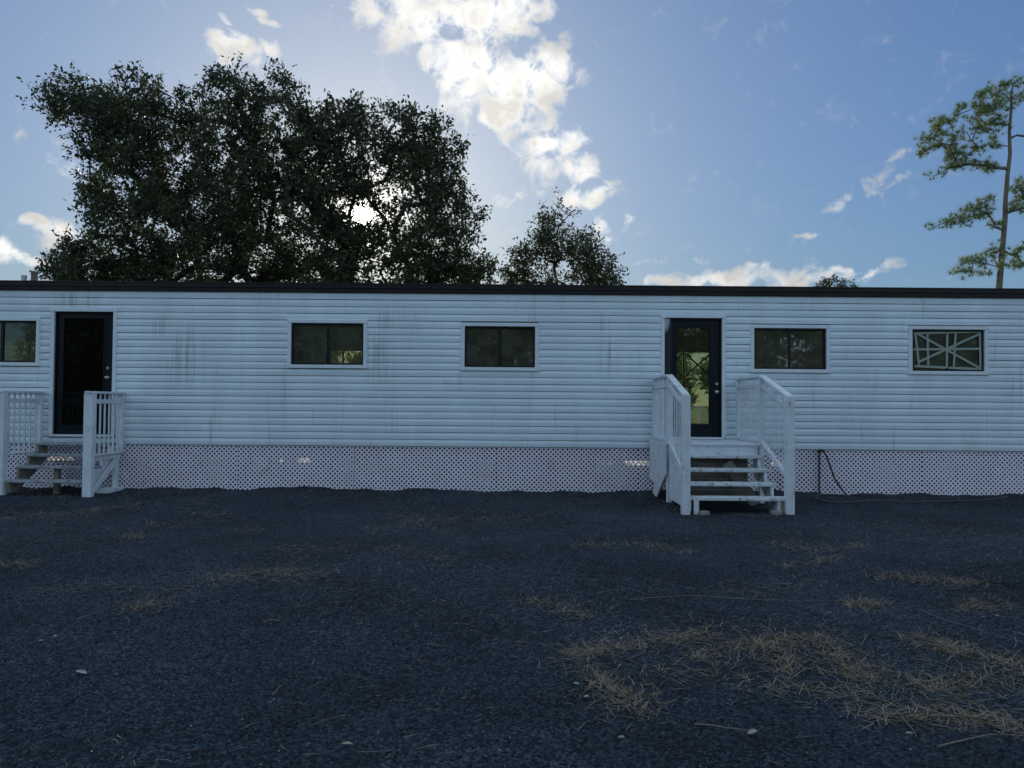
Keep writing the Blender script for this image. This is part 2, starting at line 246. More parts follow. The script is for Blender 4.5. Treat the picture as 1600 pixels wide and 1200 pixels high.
# ------------------------------------------------------------------ mesh helpers
def link(name, me, ma=None, parent=None, smooth=False):
    o = bpy.data.objects.new(name, me); COL.objects.link(o)
    if ma: me.materials.append(ma)
    if parent: o.parent = parent
    if smooth: me.polygons.foreach_set('use_smooth', [True] * len(me.polygons))
    return o
def tag(o, label=None, cat=None, group=None, kind=None):
    if label: o['label'] = label
    if cat: o['category'] = cat
    if group: o['group'] = group
    if kind: o['kind'] = kind
    return o
def thing(name, label, cat, group=None, loc=(0, 0, 0)):
    o = bpy.data.objects.new(name, None); COL.objects.link(o); o.location = loc; o.empty_display_size = .2
    return tag(o, label, cat, group)
class MB:
    def __init__(s): s.v = []; s.f = []
    def box(s, x0, x1, y0, y1, z0, z1):
        b = len(s.v); s.v += [(x, y, z) for z in (z0, z1) for y in (y0, y1) for x in (x0, x1)]
        s.f += [tuple(b + i for i in q) for q in ((0, 2, 3, 1), (4, 5, 7, 6), (0, 1, 5, 4), (2, 6, 7, 3), (0, 4, 6, 2), (1, 3, 7, 5))]; return s
    def beam(s, p, q, w, h, up=(0, 0, 1)):
        p = Vector(p); q = Vector(q); d = (q - p).normalized(); u = Vector(up)
        r = d.cross(u).normalized(); u = r.cross(d).normalized(); b = len(s.v)
        for c in (p, q):
            for (i, j) in ((-1, -1), (1, -1), (1, 1), (-1, 1)): s.v.append(tuple(c + r * (i * w / 2) + u * (j * h / 2)))
        s.f += [(b, b + 1, b + 2, b + 3)[::-1], (b + 4, b + 5, b + 6, b + 7)] + [(b + i, b + (i + 1) % 4, b + 4 + (i + 1) % 4, b + 4 + i) for i in range(4)]; return s
    def prism(s, poly, axis, a0, a1):
        b = len(s.v); n = len(poly)
        for a in (a0, a1):
            for (u, w) in poly: s.v.append((a, u, w) if axis == 'x' else (u, a, w) if axis == 'y' else (u, w, a))
        s.f += [tuple(range(b, b + n))[::-1], tuple(range(b + n, b + 2 * n))] + [(b + i, b + (i + 1) % n, b + n + (i + 1) % n, b + n + i) for i in range(n)]; return s
    def tube(s, pts, rad, n=8, cap=True):
        pts = [Vector(p) for p in pts]; rads = rad if isinstance(rad, (list, tuple)) else [rad] * len(pts); b = len(s.v)
        u = None
        for i, p in enumerate(pts):
            d = (pts[min(i + 1, len(pts) - 1)] - pts[max(i - 1, 0)]).normalized()
            if u is None: u = d.orthogonal().normalized()
            u = (u - d * u.dot(d)).normalized(); w = d.cross(u)
            for k in range(n):
                t = 2 * math.pi * k / n; s.v.append(tuple(p + (u * math.cos(t) + w * math.sin(t)) * rads[i]))
        for i in range(len(pts) - 1):
            for k in range(n): s.f.append((b + i * n + k, b + i * n + (k + 1) % n, b + (i + 1) * n + (k + 1) % n, b + (i + 1) * n + k))
        if cap:
            s.f.append(tuple(b + k for k in range(n))[::-1]); s.f.append(tuple(b + (len(pts) - 1) * n + k for k in range(n)))
        return s
    def build(s, name, ma, parent=None, bevel=0, smooth=False):
        me = bpy.data.meshes.new(name); me.from_pydata(s.v, [], s.f); me.update()
        import bmesh
        bm = bmesh.new(); bm.from_mesh(me); bmesh.ops.recalc_face_normals(bm, faces=bm.faces); bm.to_mesh(me); bm.free()
        o = link(name, me, ma, parent, smooth)
        if bevel:
            m = o.modifiers.new('bevel', 'BEVEL'); m.width = bevel; m.segments = 1; m.limit_method = 'ANGLE'
        return o
def bx(name, ma, parent, *c, bevel=0): return MB().box(*c).build(name, ma, parent, bevel)
def np_mesh(name, V, Fs, ma, parent=None):
    """V (n,3); Fs (m,k) uniform polygon size"""
    me = bpy.data.meshes.new(name); k = Fs.shape[1]
    me.vertices.add(len(V)); me.vertices.foreach_set('co', V.astype(np.float32).ravel())
    me.loops.add(Fs.size); me.loops.foreach_set('vertex_index', Fs.astype(np.int32).ravel())
    me.polygons.add(len(Fs)); me.polygons.foreach_set('loop_start', np.arange(0, Fs.size, k, dtype=np.int32))
    me.update(calc_edges=True); me.validate()
    return link(name, me, ma, parent)

# ------------------------------------------------------------------ ground
WY = 13.2                                     # face of the building
def gh(x, y):
    x = np.asarray(x, float); y = np.asarray(y, float)
    h = .014 * np.sin(x * .9 + 1.3) * np.cos(y * .7) + .010 * np.sin(x * 2.3 + y * 1.7) + .006 * np.sin(x * 5.1 - y * 3.3 + 2)
    bank = np.exp(-((y - 13.15) / .28) ** 2) * (.018 + .016 * np.sin(x * 3.1) + .012 * np.sin(x * 7.3 + 1) + .008 * np.sin(x * 17.1))
    fade = np.clip((30 - np.abs(x)) / 10, 0, 1) * np.clip((30 - np.abs(y - 5)) / 10, 0, 1)
    return (h + bank) * fade - .012
def axis(lo, hi, step, far):
    a = np.arange(lo, hi, step); g = []; s = step; p = hi
    while p < far: g.append(p); s *= 1.5; p += s
    q = []; s = step; p = lo - step
    while p > -far: q.append(p); s *= 1.5; p -= s
    return np.array(q[::-1] + list(a) + g + [far])
gx = axis(-13, 13, .11, 900); gy = axis(1.5, 14.2, .11, 900)
XX, YY = np.meshgrid(gx, gy); ZZ = gh(XX, YY); nx, ny = len(gx), len(gy)
idx = np.arange(nx * ny).reshape(ny, nx)
Fq = np.stack([idx[:-1, :-1], idx[:-1, 1:], idx[1:, 1:], idx[1:, :-1]], -1).reshape(-1, 4)
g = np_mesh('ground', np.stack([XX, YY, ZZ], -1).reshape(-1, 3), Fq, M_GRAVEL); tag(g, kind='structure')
g.data.polygons.foreach_set('use_smooth', [True] * len(g.data.polygons))
for (y0, y1) in ((-300, -9), (20.5, 300)):
    o = bx('lawn', M_LAWN, None, -300, 300, y0, y1, -.06, .07); tag(o, kind='structure')

# ------------------------------------------------------------------ building
B = thing('mobile_office', 'long white vinyl-sided mobile office with dark roof fascia and lattice skirting', 'building', loc=(0, WY, 0))
def BP(o):                                    # parts are modelled in world coordinates
    o.matrix_parent_inverse = Matrix.Translation((0, -WY, 0)); return o
BX0, BX1, BD = -14.0, 13.5, 19.2
Z_SB, Z_ST, Z_TOP = .75, 3.385, 3.54
# openings (x0,x1,z0,z1) in the front wall, read off the wall plane
def wrect(x0, y0, x1, y1):
    a = at_y(x0, (y0 + y1) / 2, WY); b = at_y(x1, (y0 + y1) / 2, WY); t = at_y((x0 + x1) / 2, y0, WY); u = at_y((x0 + x1) / 2, y1, WY)
    return a.x, b.x, u.z, t.z
wA = list(wrect(-55, 501, 57, 566)); wB = wrect(455, 505, 568, 570); wC = wrect(726, 510, 836, 574); wD = wrect(1178, 513, 1291, 577); wE = wrect(1425, 515, 1538, 580)
dL = wrect(84, 487, 176, 679); dR = wrect(1038, 497, 1128, 683)
TW = .06
opens = [wA, wB, wC, wD, wE, dL, dR]
holes = sorted([(a - TW, b + TW, c - TW, d + TW) for a, b, c, d in opens])
# siding: one object for every strip between openings and butt joints
NC = 22; ch = (Z_ST - Z_SB) / NC
def clapboard(x0, x1, z0, z1, full0, off):
    h = z1 - z0
    if h < .012: return
    full0 += random.uniform(-.0016, .0016)
    prof = [(WY + .046, full0 + ch + .004), (WY + .032, full0 + ch - .0078), (WY + .007 - off, full0 + ch - .0085), (WY - .003 - off, full0 + ch * .56), (WY - .005 - off, full0 + ch * .50), (WY - .001 - off, full0 + .001), (WY + .010, full0), (WY + .047, full0 + .006)]
    P = [(y, min(max(z, z0 - .001), z1 + .004)) for y, z in prof]
    BP(MB().prism(P, 'x', x0, x1).build('siding_board', M_SIDING, B))
for i in range(NC):
    z0 = Z_SB + i * ch; z1 = z0 + ch
    spans = [(BX0, BX1)]
    for (a, b, c, d) in holes:
        if c < z1 - .004 and d > z0 + .004:
            if c > z0 + .03 or d < z1 - .03:      # strip only partly cut: notch it
                lo, hi = (z0, c) if c > z0 + .03 else (d, z1)
                clapboard(a, b, lo, hi, z0, 0)
            ns = []
            for (s0, s1) in spans:
                if a > s0 and b < s1: ns += [(s0, a), (b, s1)]
                elif a <= s0 < b: ns.append((b, s1))
                elif s0 < a < s1: ns.append((s0, a))
                else: ns.append((s0, s1))
            spans = [q for q in ns if q[1] - q[0] > .01]
    k = i // 2; off = (k * 1.37) % 3.66
    cuts = [BX0 + off + j * 3.66 for j in range(9)]
    for (s0, s1) in spans:
        e = [s0] + [c for c in cuts if s0 + .25 < c < s1 - .25] + [s1]
        for a, b in zip(e[:-1], e[1:]): clapboard(a, b - .0015, z0, z1, z0, random.uniform(0, .003))
# wall behind the siding: built of blocks around the openings
def pierced(name, x0, x1, z0, z1, y0, y1, rects, ma):
    xs = sorted({x0, x1, *[r[0] for r in rects], *[r[1] for r in rects]}); mb = MB()
    for a, b in zip(xs[:-1], xs[1:]):
        if b - a < 1e-6: continue
        cut = sorted([(r[2], r[3]) for r in rects if r[0] <= a + 1e-6 and r[1] >= b - 1e-6]); z = z0
        for c, d in cut:
            if c > z: mb.box(a, b, y0, y1, z, c)
            z = d
        if z < z1: mb.box(a, b, y0, y1, z, z1)
    return BP(mb.build(name, ma, B))
pierced('front_wall', BX0, BX1, Z_SB + .01, 3.40, WY + .050, WY + .14, opens, M_INWALL)
rear = [(-12.75, -11.45, 2.12, 2.95), (-4.55, -3.30, 2.14, 2.80), (.03, .15, 2.12, 2.66), (3.62, 4.98, 1.00, 2.84), (8.2, 9.5, 2.14, 2.84)]
pierced('rear_wall', BX0, BX1, Z_SB, 3.40, BD - .12, BD, rear, M_INWALL)
for x in (BX0, BX1): BP(bx('end_wall', M_SIDING, B, x - .06, x + .06, WY + .15, BD - .13, Z_SB, 3.40))
for x in (-6.05, -2.4, 1.55, 6.3): BP(bx('partition_wall', M_INWALL, B, x - .05, x + .05, WY + .15, BD - .13, .905, 3.245))
BP(bx('floor_deck', M_INFLOOR, B, BX0 + .07, BX1 - .07, WY + .145, BD - .125, .80, .90))
BP(bx('ceiling', M_INCEIL, B, BX0 + .07, BX1 - .07, WY + .145, BD - .125, 3.25, 3.33))
BP(bx('roof', M_ROOF, B, BX0 - .05, BX1 + .05, WY - .005, BD + .05, 3.405, 3.515))
xs = [BX0 - .06 + i * 3.44 for i in range(9)]
for a, b in zip(xs[:-1], xs[1:]):
    o = MB().prism([(WY - .045, 3.385), (WY - .012, 3.385), (WY - .012, 3.53), (WY - .060, 3.53), (WY - .060, 3.455), (WY - .048, 3.445)], 'x', a, b - .002).build('fascia_board', M_FASCIA, B); BP(o)
    BP(MB().prism([(WY - .070, 3.522), (WY - .064, 3.520), (WY - .062, 3.532), (WY + .10, 3.532), (WY + .10, 3.540), (WY - .068, 3.540)], 'x', a, b - .002).build('drip_edge', M_FASCIA, B))
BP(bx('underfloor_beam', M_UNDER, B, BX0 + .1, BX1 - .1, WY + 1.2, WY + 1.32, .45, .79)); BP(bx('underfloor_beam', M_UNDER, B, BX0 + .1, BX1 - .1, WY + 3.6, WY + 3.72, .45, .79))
# rear skirting with gaps where daylight comes through
gaps = [(-5.32, -5.02, -.02, .18), (2.30, 3.45, -.02, .34), (6.45, 6.80, -.02, .30), (-11.6, -10.9, -.02, .2), (-5.75, -5.68, -.02, .1)]
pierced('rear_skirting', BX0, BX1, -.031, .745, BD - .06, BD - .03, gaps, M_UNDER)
M_GLOWSHEET = mat('glow_sheet_white', (.82, .80, .70), .5, .3, var=.15, vscale=6, translucent=.88)
for (x0, x1, z0, z1) in gaps: BP(bx('added_glow_sheet', M_GLOWSHEET, B, x0 + .002, x1 - .002, BD - .047, BD - .0465, z0 + .002, z1 - .002))  # translucent sheets added to glow as bright patches behind the lattice
for i in range(11):
    for y in (WY + 1.26, WY + 3.66):
        x = BX0 + 1 + i * 2.5; BP(bx('support_pier', M_CONC, B, x - .1, x + .1, y - .2, y + .2, -.03, .449))

# lattice skirting panels
def lattice(x0, x1, z0, z1):
    root = bpy.data.objects.new('lattice_panel', None); COL.objects.link(root); root.parent = B; BP(root)
    W = .0265; P = .081
    for side in (0, 1):
        V = []; Fs = []; y = WY + .030 + side * .007; s = 1 if side == 0 else -1
        u0 = x0 - (z1 - z0) if s > 0 else x0; n = int((x1 - x0 + (z1 - z0)) / P) + 2; hw = W * .7071
        for k in range(n):
            c = (u0 if s > 0 else x0) + k * P        # x at z0
            poly = [(c - hw, z0), (c + hw, z0), (c + hw + s * (z1 - z0), z1), (c - hw + s * (z1 - z0), z1)]
            def clip(pl, f):
                out = []
                for i in range(len(pl)):
                    a, b = pl[i], pl[(i + 1) % len(pl)]; fa, fb = f(a), f(b)
                    if fa >= 0: out.append(a)
                    if fa * fb < 0:
                        t = fa / (fa - fb); out.append((a[0] + (b[0] - a[0]) * t, a[1] + (b[1] - a[1]) * t))
                return out
            poly = clip(poly, lambda q: q[0] - x0)
            if len(poly) > 2: poly = clip(poly, lambda q: x1 - q[0])
            if len(poly) < 3: continue
            b = len(V); m = len(poly)
            for yy in (y, y + .006):
                V += [(px, yy, pz) for px, pz in poly]
            Fs += [tuple(range(b, b + m)), tuple(range(b + m, b + 2 * m))[::-1]] + [(b + i, b + m + i, b + m + (i + 1) % m, b + (i + 1) % m) for i in range(m)]
        mb = MB(); mb.v = V; mb.f = Fs
        o = mb.build('lattice_slats', M_LATTICE, root); tag(o, kind='stuff')
    return root
lx = [BX0 + .05, -11.9, -9.5, -7.10, -4.70] + [-2.70 + i * 2.44 for i in range(7)]
for a, b in zip(lx[:-1], lx[1:]): lattice(a, b - .004, -.05 + random.uniform(-.006, .006), .742)

# windows
def strip(parent, x0, x1, y0, y1, z0, z1, name, ma, bevel=.003): return bx(name, ma, parent, x0, x1, y0, y1, z0, z1, bevel=bevel)
def sub(name, parent):
    o = bpy.data.objects.new(name, None); COL.objects.link(o); o.parent = parent; o.matrix_parent_inverse = Matrix.Translation((0, -WY, 0)) if parent is B else Matrix(); return o
def casing(root, r, door=False, t=TW, sill=True):
    a, b, c, d = r; y0, y1 = WY - .022, WY + .05
    strip(root, a - t, a, y0, y1, c, d, 'trim_board', M_TRIM); strip(root, b, b + t, y0, y1, c, d, 'trim_board', M_TRIM)
    strip(root, a - t - .004, b + t + .004, y0 - .004, y1, d, d + t, 'trim_board', M_TRIM)
    if sill: strip(root, a - t - .008, b + t + .008, y0 - .010, y1, c - t, c, 'sill', M_TRIM)
def window(r, slide=True, y=WY + .035, trim=True, gl=M_GLASS, mull=None):
    a, b, c, d = r; root = sub('window', B)
    if trim: casing(root, r)
    f = .030; Y0, Y1 = y - .02, y + .05
    strip(root, a, a + f, Y0, Y1, c, d, 'frame_bar', M_BRONZE); strip(root, b - f, b, Y0, Y1, c, d, 'frame_bar', M_BRONZE)
    strip(root, a + f, b - f, Y0, Y1, c, c + f, 'frame_bar', M_BRONZE); strip(root, a + f, b - f, Y0, Y1, d - f, d, 'frame_bar', M_BRONZE)
    if slide:
        mid = (a + b) / 2 if mull is None else mull; strip(root, mid - .022, mid + .022, Y0 + .012, Y1 - .004, c + f, d - f, 'meeting_stile', M_BRONZE)
        bx('pane', gl, root, a + f, mid - .022, y + .008, y + .012, c + f, d - f); bx('pane', gl, root, mid + .022, b - f, y + .020, y + .024, c + f, d - f)
    else: bx('pane', gl, root, a + f, b - f, y + .010, y + .014, c + f, d - f)
    return root
for r in (wA, wB, wC, wD): window(r)
we = window(wE, slide=True)
# masking tape on the far right window
def tape(p, q, k, w=.038):
    a = at_y(*p, WY + .030); b = at_y(*q, WY + .030); y = WY + .030 - k * .0008
    d = Vector((b.x - a.x, 0, b.z - a.z)).normalized(); nrm = Vector((-d.z, 0, d.x)) * w / 2; mb = MB()
    pts = [(a.x + nrm.x, a.z + nrm.z), (b.x + nrm.x, b.z + nrm.z), (b.x - nrm.x, b.z - nrm.z), (a.x - nrm.x, a.z - nrm.z)]
    mb.prism(pts, 'y', y, y + .0006); mb.build('tape_strip', M_TAPE, we)
for k, (p, q) in enumerate([((1428, 521), (1535, 518)), ((1429, 572), (1534, 577)), ((1430, 520), (1436, 572)), ((1531, 519), (1532, 577)), ((1427, 546), (1530, 545)),
                            ((1480, 519), (1479, 575)), ((1493, 519), (1490, 574)), ((1449, 522), (1450, 571)), ((1434, 522), (1530, 575)), ((1434, 566), (1532, 521))]):
    tape(p, q, k + 1)
# rear windows
for i, r in enumerate(rear):
    rw = window(r, slide=(i != 2), y=BD - .08, trim=False, gl=M_DGLASS, mull={0: -12.05, 1: -4.22, 3: 4.27}.get(i))
    if i == 3:
        bx('muntin', M_TRIM, rw, 3.652, 4.948, BD - .098, BD - .050, 2.125, 2.155); bx('muntin', M_TRIM, rw, 3.652, 4.948, BD - .098, BD - .050, 2.785, 2.80)
        for (x0, x1) in ((3.66, 4.24), (4.30, 4.94)):
            for s in (0, 1):
                z0, z1 = (2.20, 2.78) if s else (2.78, 2.20); mb = MB(); w = .028
                mb.prism([(x0, z0 - w), (x0, z0 + w), (x1, z1 + w), (x1, z1 - w)], 'y', BD - .095 - s * .002, BD - .094 - s * .002); mb.build('tape_strip', M_DTAPE, rw)
# doors
def knob(parent, x, z, y, r=.028):
    mb = MB(); mb.tube([(x, y, z), (x, y - .008, z)], r * 1.15, 14); mb.tube([(x, y - .008, z), (x, y - .03, z)], r * .45, 10)
    mb.tube([(x, y - .028, z), (x, y - .034, z), (x, y - .048, z), (x, y - .060, z), (x, y - .064, z)], [r * .6, r * .95, r * 1.05, r * .85, r * .4], 14)
    return mb.build('door_knob', M_STEEL, parent, smooth=True)
def bolt(parent, x, z, y, r=.026):
    mb = MB(); mb.tube([(x, y, z), (x, y - .014, z), (x, y - .022, z)], [r * 1.1, r * 1.1, r * .8], 16); mb.box(x - .004, x + .004, y - .030, y - .021, z - .012, z + .012); return mb.build('deadbolt', M_STEEL, parent)
def overspray(x, z):
    ma = mat('oversprayed_jamb', (.004, .009, .013), .5, .22); nt = ma.node_tree; N = nt.nodes; L = nt.links; p = N['Principled BSDF']; src = p.inputs['Base Color'].links[0].from_socket
    geo = N.new('ShaderNodeNewGeometry'); mp = N.new('ShaderNodeMapping'); mp.vector_type = 'TEXTURE'; L.new(geo.outputs['Position'], mp.inputs[0]); mp.inputs[1].default_value = (x, WY, z); mp.inputs[3].default_value = (.12, 100, .30)
    ln = N.new('ShaderNodeVectorMath'); ln.operation = 'LENGTH'; L.new(mp.outputs[0], ln.inputs[0]); mr = N.new('ShaderNodeMapRange'); mr.interpolation_type = 'SMOOTHSTEP'; L.new(ln.outputs['Value'], mr.inputs[0]); mr.inputs[1].default_value = 1.0; mr.inputs[2].default_value = .45; mr.inputs[3].default_value = .03; mr.inputs[4].default_value = .75
    mx = N.new('ShaderNodeMix'); mx.data_type = 'RGBA'; L.new(mr.outputs[0], mx.inputs['Factor']); L.new(src, mx.inputs['A']); mx.inputs['B'].default_value = (.7, .75, .78, 1); L.new(mx.outputs['Result'], p.inputs['Base Color']); return ma
def door(r, gx0, gx1, gz0, gz1, glass_m, kx, kz, bz, left_jamb=0.0):
    a, b, c, d = r; root = sub('door', B); casing(root, r, t=TW, sill=False)
    f = .028; yd = WY + .045
    fl = left_jamb or f; strip(root, a, a + fl, yd - .03, yd + .08, c, d, 'jamb', overspray(a, d) if left_jamb else M_DOOR); strip(root, b - f, b, yd - .03, yd + .08, c, d, 'jamb', M_DOOR); strip(root, a + fl, b - f, yd - .03, yd + .08, d - f, d, 'jamb', M_DOOR)
    strip(root, a - .03, b + .03, WY - .045, yd + .08, c - .035, c, 'threshold', M_TRIM)
    mb = MB(); A0, A1 = a + fl + .003, b - f - .003; Y0, Y1 = yd, yd + .045; z0, z1 = c + .006, d - f - .003
    mb.box(A0, gx0, Y0, Y1, z0, z1); mb.box(gx1, A1, Y0, Y1, z0, z1); mb.box(gx0, gx1, Y0, Y1, z0, gz0); mb.box(gx0, gx1, Y0, Y1, gz1, z1); mb.build('door_slab', M_DOOR, root)
    t = .022
    for q in ((gx0 - t, gx0 + .004, gz0 - t, gz1 + t), (gx1 - .004, gx1 + t, gz0 - t, gz1 + t)): strip(root, q[0], q[1], yd - .010, yd + .002, q[2], q[3], 'glazing_bead', M_DOOR, .002)
    for q in ((gx0 + .005, gx1 - .005, gz0 - t, gz0 + .004), (gx0 + .005, gx1 - .005, gz1 - .004, gz1 + t)): strip(root, q[0], q[1], yd - .0095, yd + .002, q[2], q[3], 'glazing_bead', M_DOOR, .002)
    bx('pane', glass_m, root, gx0, gx1, yd + .018, yd + .022, gz0, gz1)
    knob(root, kx, kz, yd); bolt(root, kx, bz, yd); return root
q0 = at_y(1057, 512, WY + .05); q1 = at_y(1108, 664, WY + .05); kk = at_y(1121, 612.5, WY); kb = at_y(1121, 600, WY)
door(dR, q0.x, q1.x, q1.z, q0.z, M_DGLASS, kk.x, kk.z, kb.z, .125)
q0 = at_y(101, 497, WY + .05); q1 = at_y(160, 665, WY + .05); kk = at_y(166, 590, WY); kb = at_y(166, 575, WY)
door(dL, q0.x, q1.x, q1.z, q0.z, M_DARKGLASS, kk.x, kk.z, kb.z)

# roof vents
for (px, py0, r, ma, lab) in ((37.5, 430, .050, M_EDGE, 'short grey metal vent pipe on the roof edge beside a taller pipe'), (54, 424, .062, M_PBARK, 'stubby brown vent pipe on the roof, the taller of a pair')):
    p = at_y(px, py0, WY + .55); v = thing('roof_vent', lab, 'vent pipe', loc=(p.x, p.y, 3.515))
    h = p.z - 3.515; MB().tube([(0, 0, 0), (0, 0, h - .03)], r * .9, 14).build('pipe', ma, v, smooth=False); MB().tube([(0, 0, h - .05), (0, 0, h - .01), (0, 0, h)], [r, r, r * .8], 14).build('cap', ma, v); MB().tube([(0, 0, 0), (0, 0, .02)], r * 1.6, 14).build('flashing', M_EDGE, v)

# hanging strip light inside
p, q = at_y(459, 508, 14.9), at_y(478, 526, 17.6)
sl = thing('strip_light', 'white unlit strip light on the ceiling seen through a window', 'ceiling light', loc=(p.x, p.y, 3.25))
o = MB().beam((p.x, p.y, p.z), (q.x, q.y, q.z), .16, .06).build('fixture_body', M_TRIM, sl); o.matrix_parent_inverse = Matrix.Translation((-p.x, -p.y, -3.25))
o = MB().beam((p.x, p.y + .1, p.z), (p.x, p.y + .1, 3.25), .01, .01, (1, 0, 0)).build('hanger', M_TRIM, sl); o.matrix_parent_inverse = Matrix.Translation((-p.x, -p.y, -3.25))
o = MB().beam((q.x, q.y - .1, q.z), (q.x, q.y - .1, 3.25), .01, .01, (1, 0, 0)).build('hanger', M_TRIM, sl); o.matrix_parent_inverse = Matrix.Translation((-p.x, -p.y, -3.25))

# ------------------------------------------------------------------ right stairs
def clip_band(poly, z0, z1):
    for sgn, lim in ((1, z0), (-1, z1)):
        out = []
        for i in range(len(poly)):
            a, b = poly[i], poly[(i + 1) % len(poly)]; fa, fb = sgn * (a[1] - lim), sgn * (b[1] - lim)
            if fa >= 0: out.append(a)
            if fa * fb < 0:
                t = fa / (fa - fb); out.append((a[0] + (b[0] - a[0]) * t, a[1] + (b[1] - a[1]) * t))
        poly = out
        if len(poly) < 3: return None
    return poly
SX0, SX1, SYP, SYF = 2.415, 3.86, 11.85, 10.72; DZ = .905
S = thing('porch_stairs', 'white painted wooden porch stairs with slatted railings at the glazed door', 'stairs', loc=((SX0 + SX1) / 2, SYF, 0))
INV = Matrix.Translation((-(SX0 + SX1) / 2, -SYF, 0))
def SP(o, inv=None): o.matrix_parent_inverse = INV if inv is None else inv; return o
for i in range(9):
    w = (WY - .05 - SYP + .02) / 9; y = SYP - .02 + i * w
    SP(bx('deck_board', M_WOOD, S, SX0 - .02, SX1 - .02, y, y + w - .005, DZ - .035, DZ, bevel=.004))
SP(bx('rim_board', M_WOOD, S, SX0 + .02, SX1 - .08, SYP + .002, SYP + .04, DZ - .20, DZ - .037, bevel=.003))
SP(bx('joist', M_RAWWOOD, S, SX0 + .05, SX1 - .10, WY - .11, WY - .07, DZ - .20, DZ - .037))
zt = [.735, .555, .378, .205]; yt = [11.60, 11.31, 11.02, 10.735]
for i, (z, y) in enumerate(zip(zt, yt)):
    o = SP(bx('tread', M_TREAD, S, SX0 + .03, SX1 - .045 + (.10 if i == 3 else 0) - (.0), y, y + .27, z - .042, z, bevel=.005))
# sawtooth stringers
for x in (SX0 + .06, SX1 - .14):
    pts = [(SYP, DZ - .21)]
    for z, y in zip(zt, yt): pts += [(y + .275, z - .044), (y + .02, z - .044)]
    pts += [(10.76, .02), (10.98, .02), (SYP, .45)]
    SP(MB().prism(pts, 'x', x, x + .04).build('stringer', M_WOOD, S))
# posts
PW = .09
for (x, y, z0, z1) in ((SX0 + .012, SYF, -.03, 1.63), (SX1 + .012, SYF, -.03, 1.63), (SX0 + .02, SYP + .03, -.03, 1.925), (SX1, SYP + .03, -.03, 1.925), (SX0 + .02, WY - .12, DZ - .2, 1.92), (SX1, WY - .12, -.03, 1.92)):
    w = PW * (1.25 if y == SYF else .85)
    SP(bx('post', M_WOOD, S, x - w / 2, x + w / 2, y - w / 2, y + w / 2, z0, z1, bevel=.006))
for sx, x in ((-1, SX0 + .015), (1, SX1 + .005)):
    yw, yp, yf = WY - .06, SYP + .02, SYF + .04
    SP(MB().beam((x, yw, 1.945), (x, yp - .03, 1.945), .10, .036).build('handrail', M_WOOD, S, .005))
    SP(MB().beam((x, yp - .02, 1.945), (x, yf - .05, 1.628), .10, .036).build('handrail', M_WOOD, S, .005))
    SP(MB().beam((x, yw - .1, 1.795), (x, yp + .05, 1.795), .04, .06).build('rail', M_WOOD, S, .004))
    SP(MB().beam((x, yp - .03, 1.78), (x, yf, 1.47), .04, .06).build('rail', M_WOOD, S, .004))
    SP(MB().beam((x, yw - .1, DZ + .035), (x, yp + .05, DZ + .035), .05, .05).build('bottom_rail', M_WOOD, S, .004))
    SP(MB().beam((x, yp - .02, DZ + .02), (x, yf, .50), .05, .06).build('bottom_rail', M_WOOD, S, .004))
    n = 9
    for k in range(n):
        y = yw - .14 - (yw - yp - .22) * (k + .5) / n
        SP(bx('baluster', M_WOOD, S, x - .0078, x + .0078, y - .0095, y + .0095, DZ + .06, 1.925, bevel=.003))
    n = 8
    for k in range(n):
        t = (k + .7) / (n + .4); y = yp - .04 + (yf - yp + .04) * t; zb = DZ + .04 + (.52 - DZ - .04) * t; ztp = 1.92 + (1.61 - 1.92) * t
        SP(bx('baluster', M_WOOD, S, x - .0078, x + .0078, y - .0095, y + .0095, zb, ztp, bevel=.003))
# side skirting planks: under the landing (broken lower corner) and below the steps
poly = [(13.12, DZ - .005), (11.80, DZ - .005), (11.80, .42), (12.52, -.02), (12.85, .03), (12.68, .22), (13.12, .26)]
z = -.05
while z < DZ:
    c = clip_band(poly, z + .002, z + .205)
    if c: SP(MB().prism(c, 'x', SX0 - .058, SX0 - .032).build('skirting_plank', M_WOOD, S, .002))
    z += .207
poly = [(11.80, .80), (11.80, .06), (10.80, .06), (10.80, .40), (11.45, .72)]
z = .06
while z < .8:
    c = clip_band(poly, z + .002, z + .165)
    if c: SP(MB().prism(c, 'x', SX0 + .005, SX0 + .028).build('skirting_plank', M_WOOD, S, .002))
    z += .168
for i in range(4): SP(bx('back_plank', M_RAWWOOD, S, SX0 + .03, SX1 - .20, SYP + .06, SYP + .085, .02 + i * .17, .182 + i * .17))
SP(MB().beam((3.28, 11.72, .62), (3.66, 11.50, .02), .16, .03, (0, 1, 0)).build('brace_board', M_RAWWOOD, S))
SP(bx('stub_leg', M_WOOD, S, SX0 + .13, SX0 + .20, SYF + .0, SYF + .06, -.03, .163, bevel=.004))
SP(bx('stub_leg', M_RAWWOOD, S, SX1 - .10, SX1 - .05, SYF + .03, SYF + .09, -.03, .163, bevel=.004))
for (x, y, lab) in ((SX0 + .26, SYF + .0, 'small concrete block at the foot of the porch stairs beside a stub leg'), (SX1 - .17, SYF + .02, 'small concrete block under the last tread beside the end post')):
    o = MB(); o.box(-.07, .07, -.07, .07, 0, .075); o = o.build('concrete_block', M_CONC, None, .008); o.location = (x, y, float(gh(x, y)) - .025); o.rotation_euler.z = random.uniform(-.2, .2); tag(o, lab, 'block')

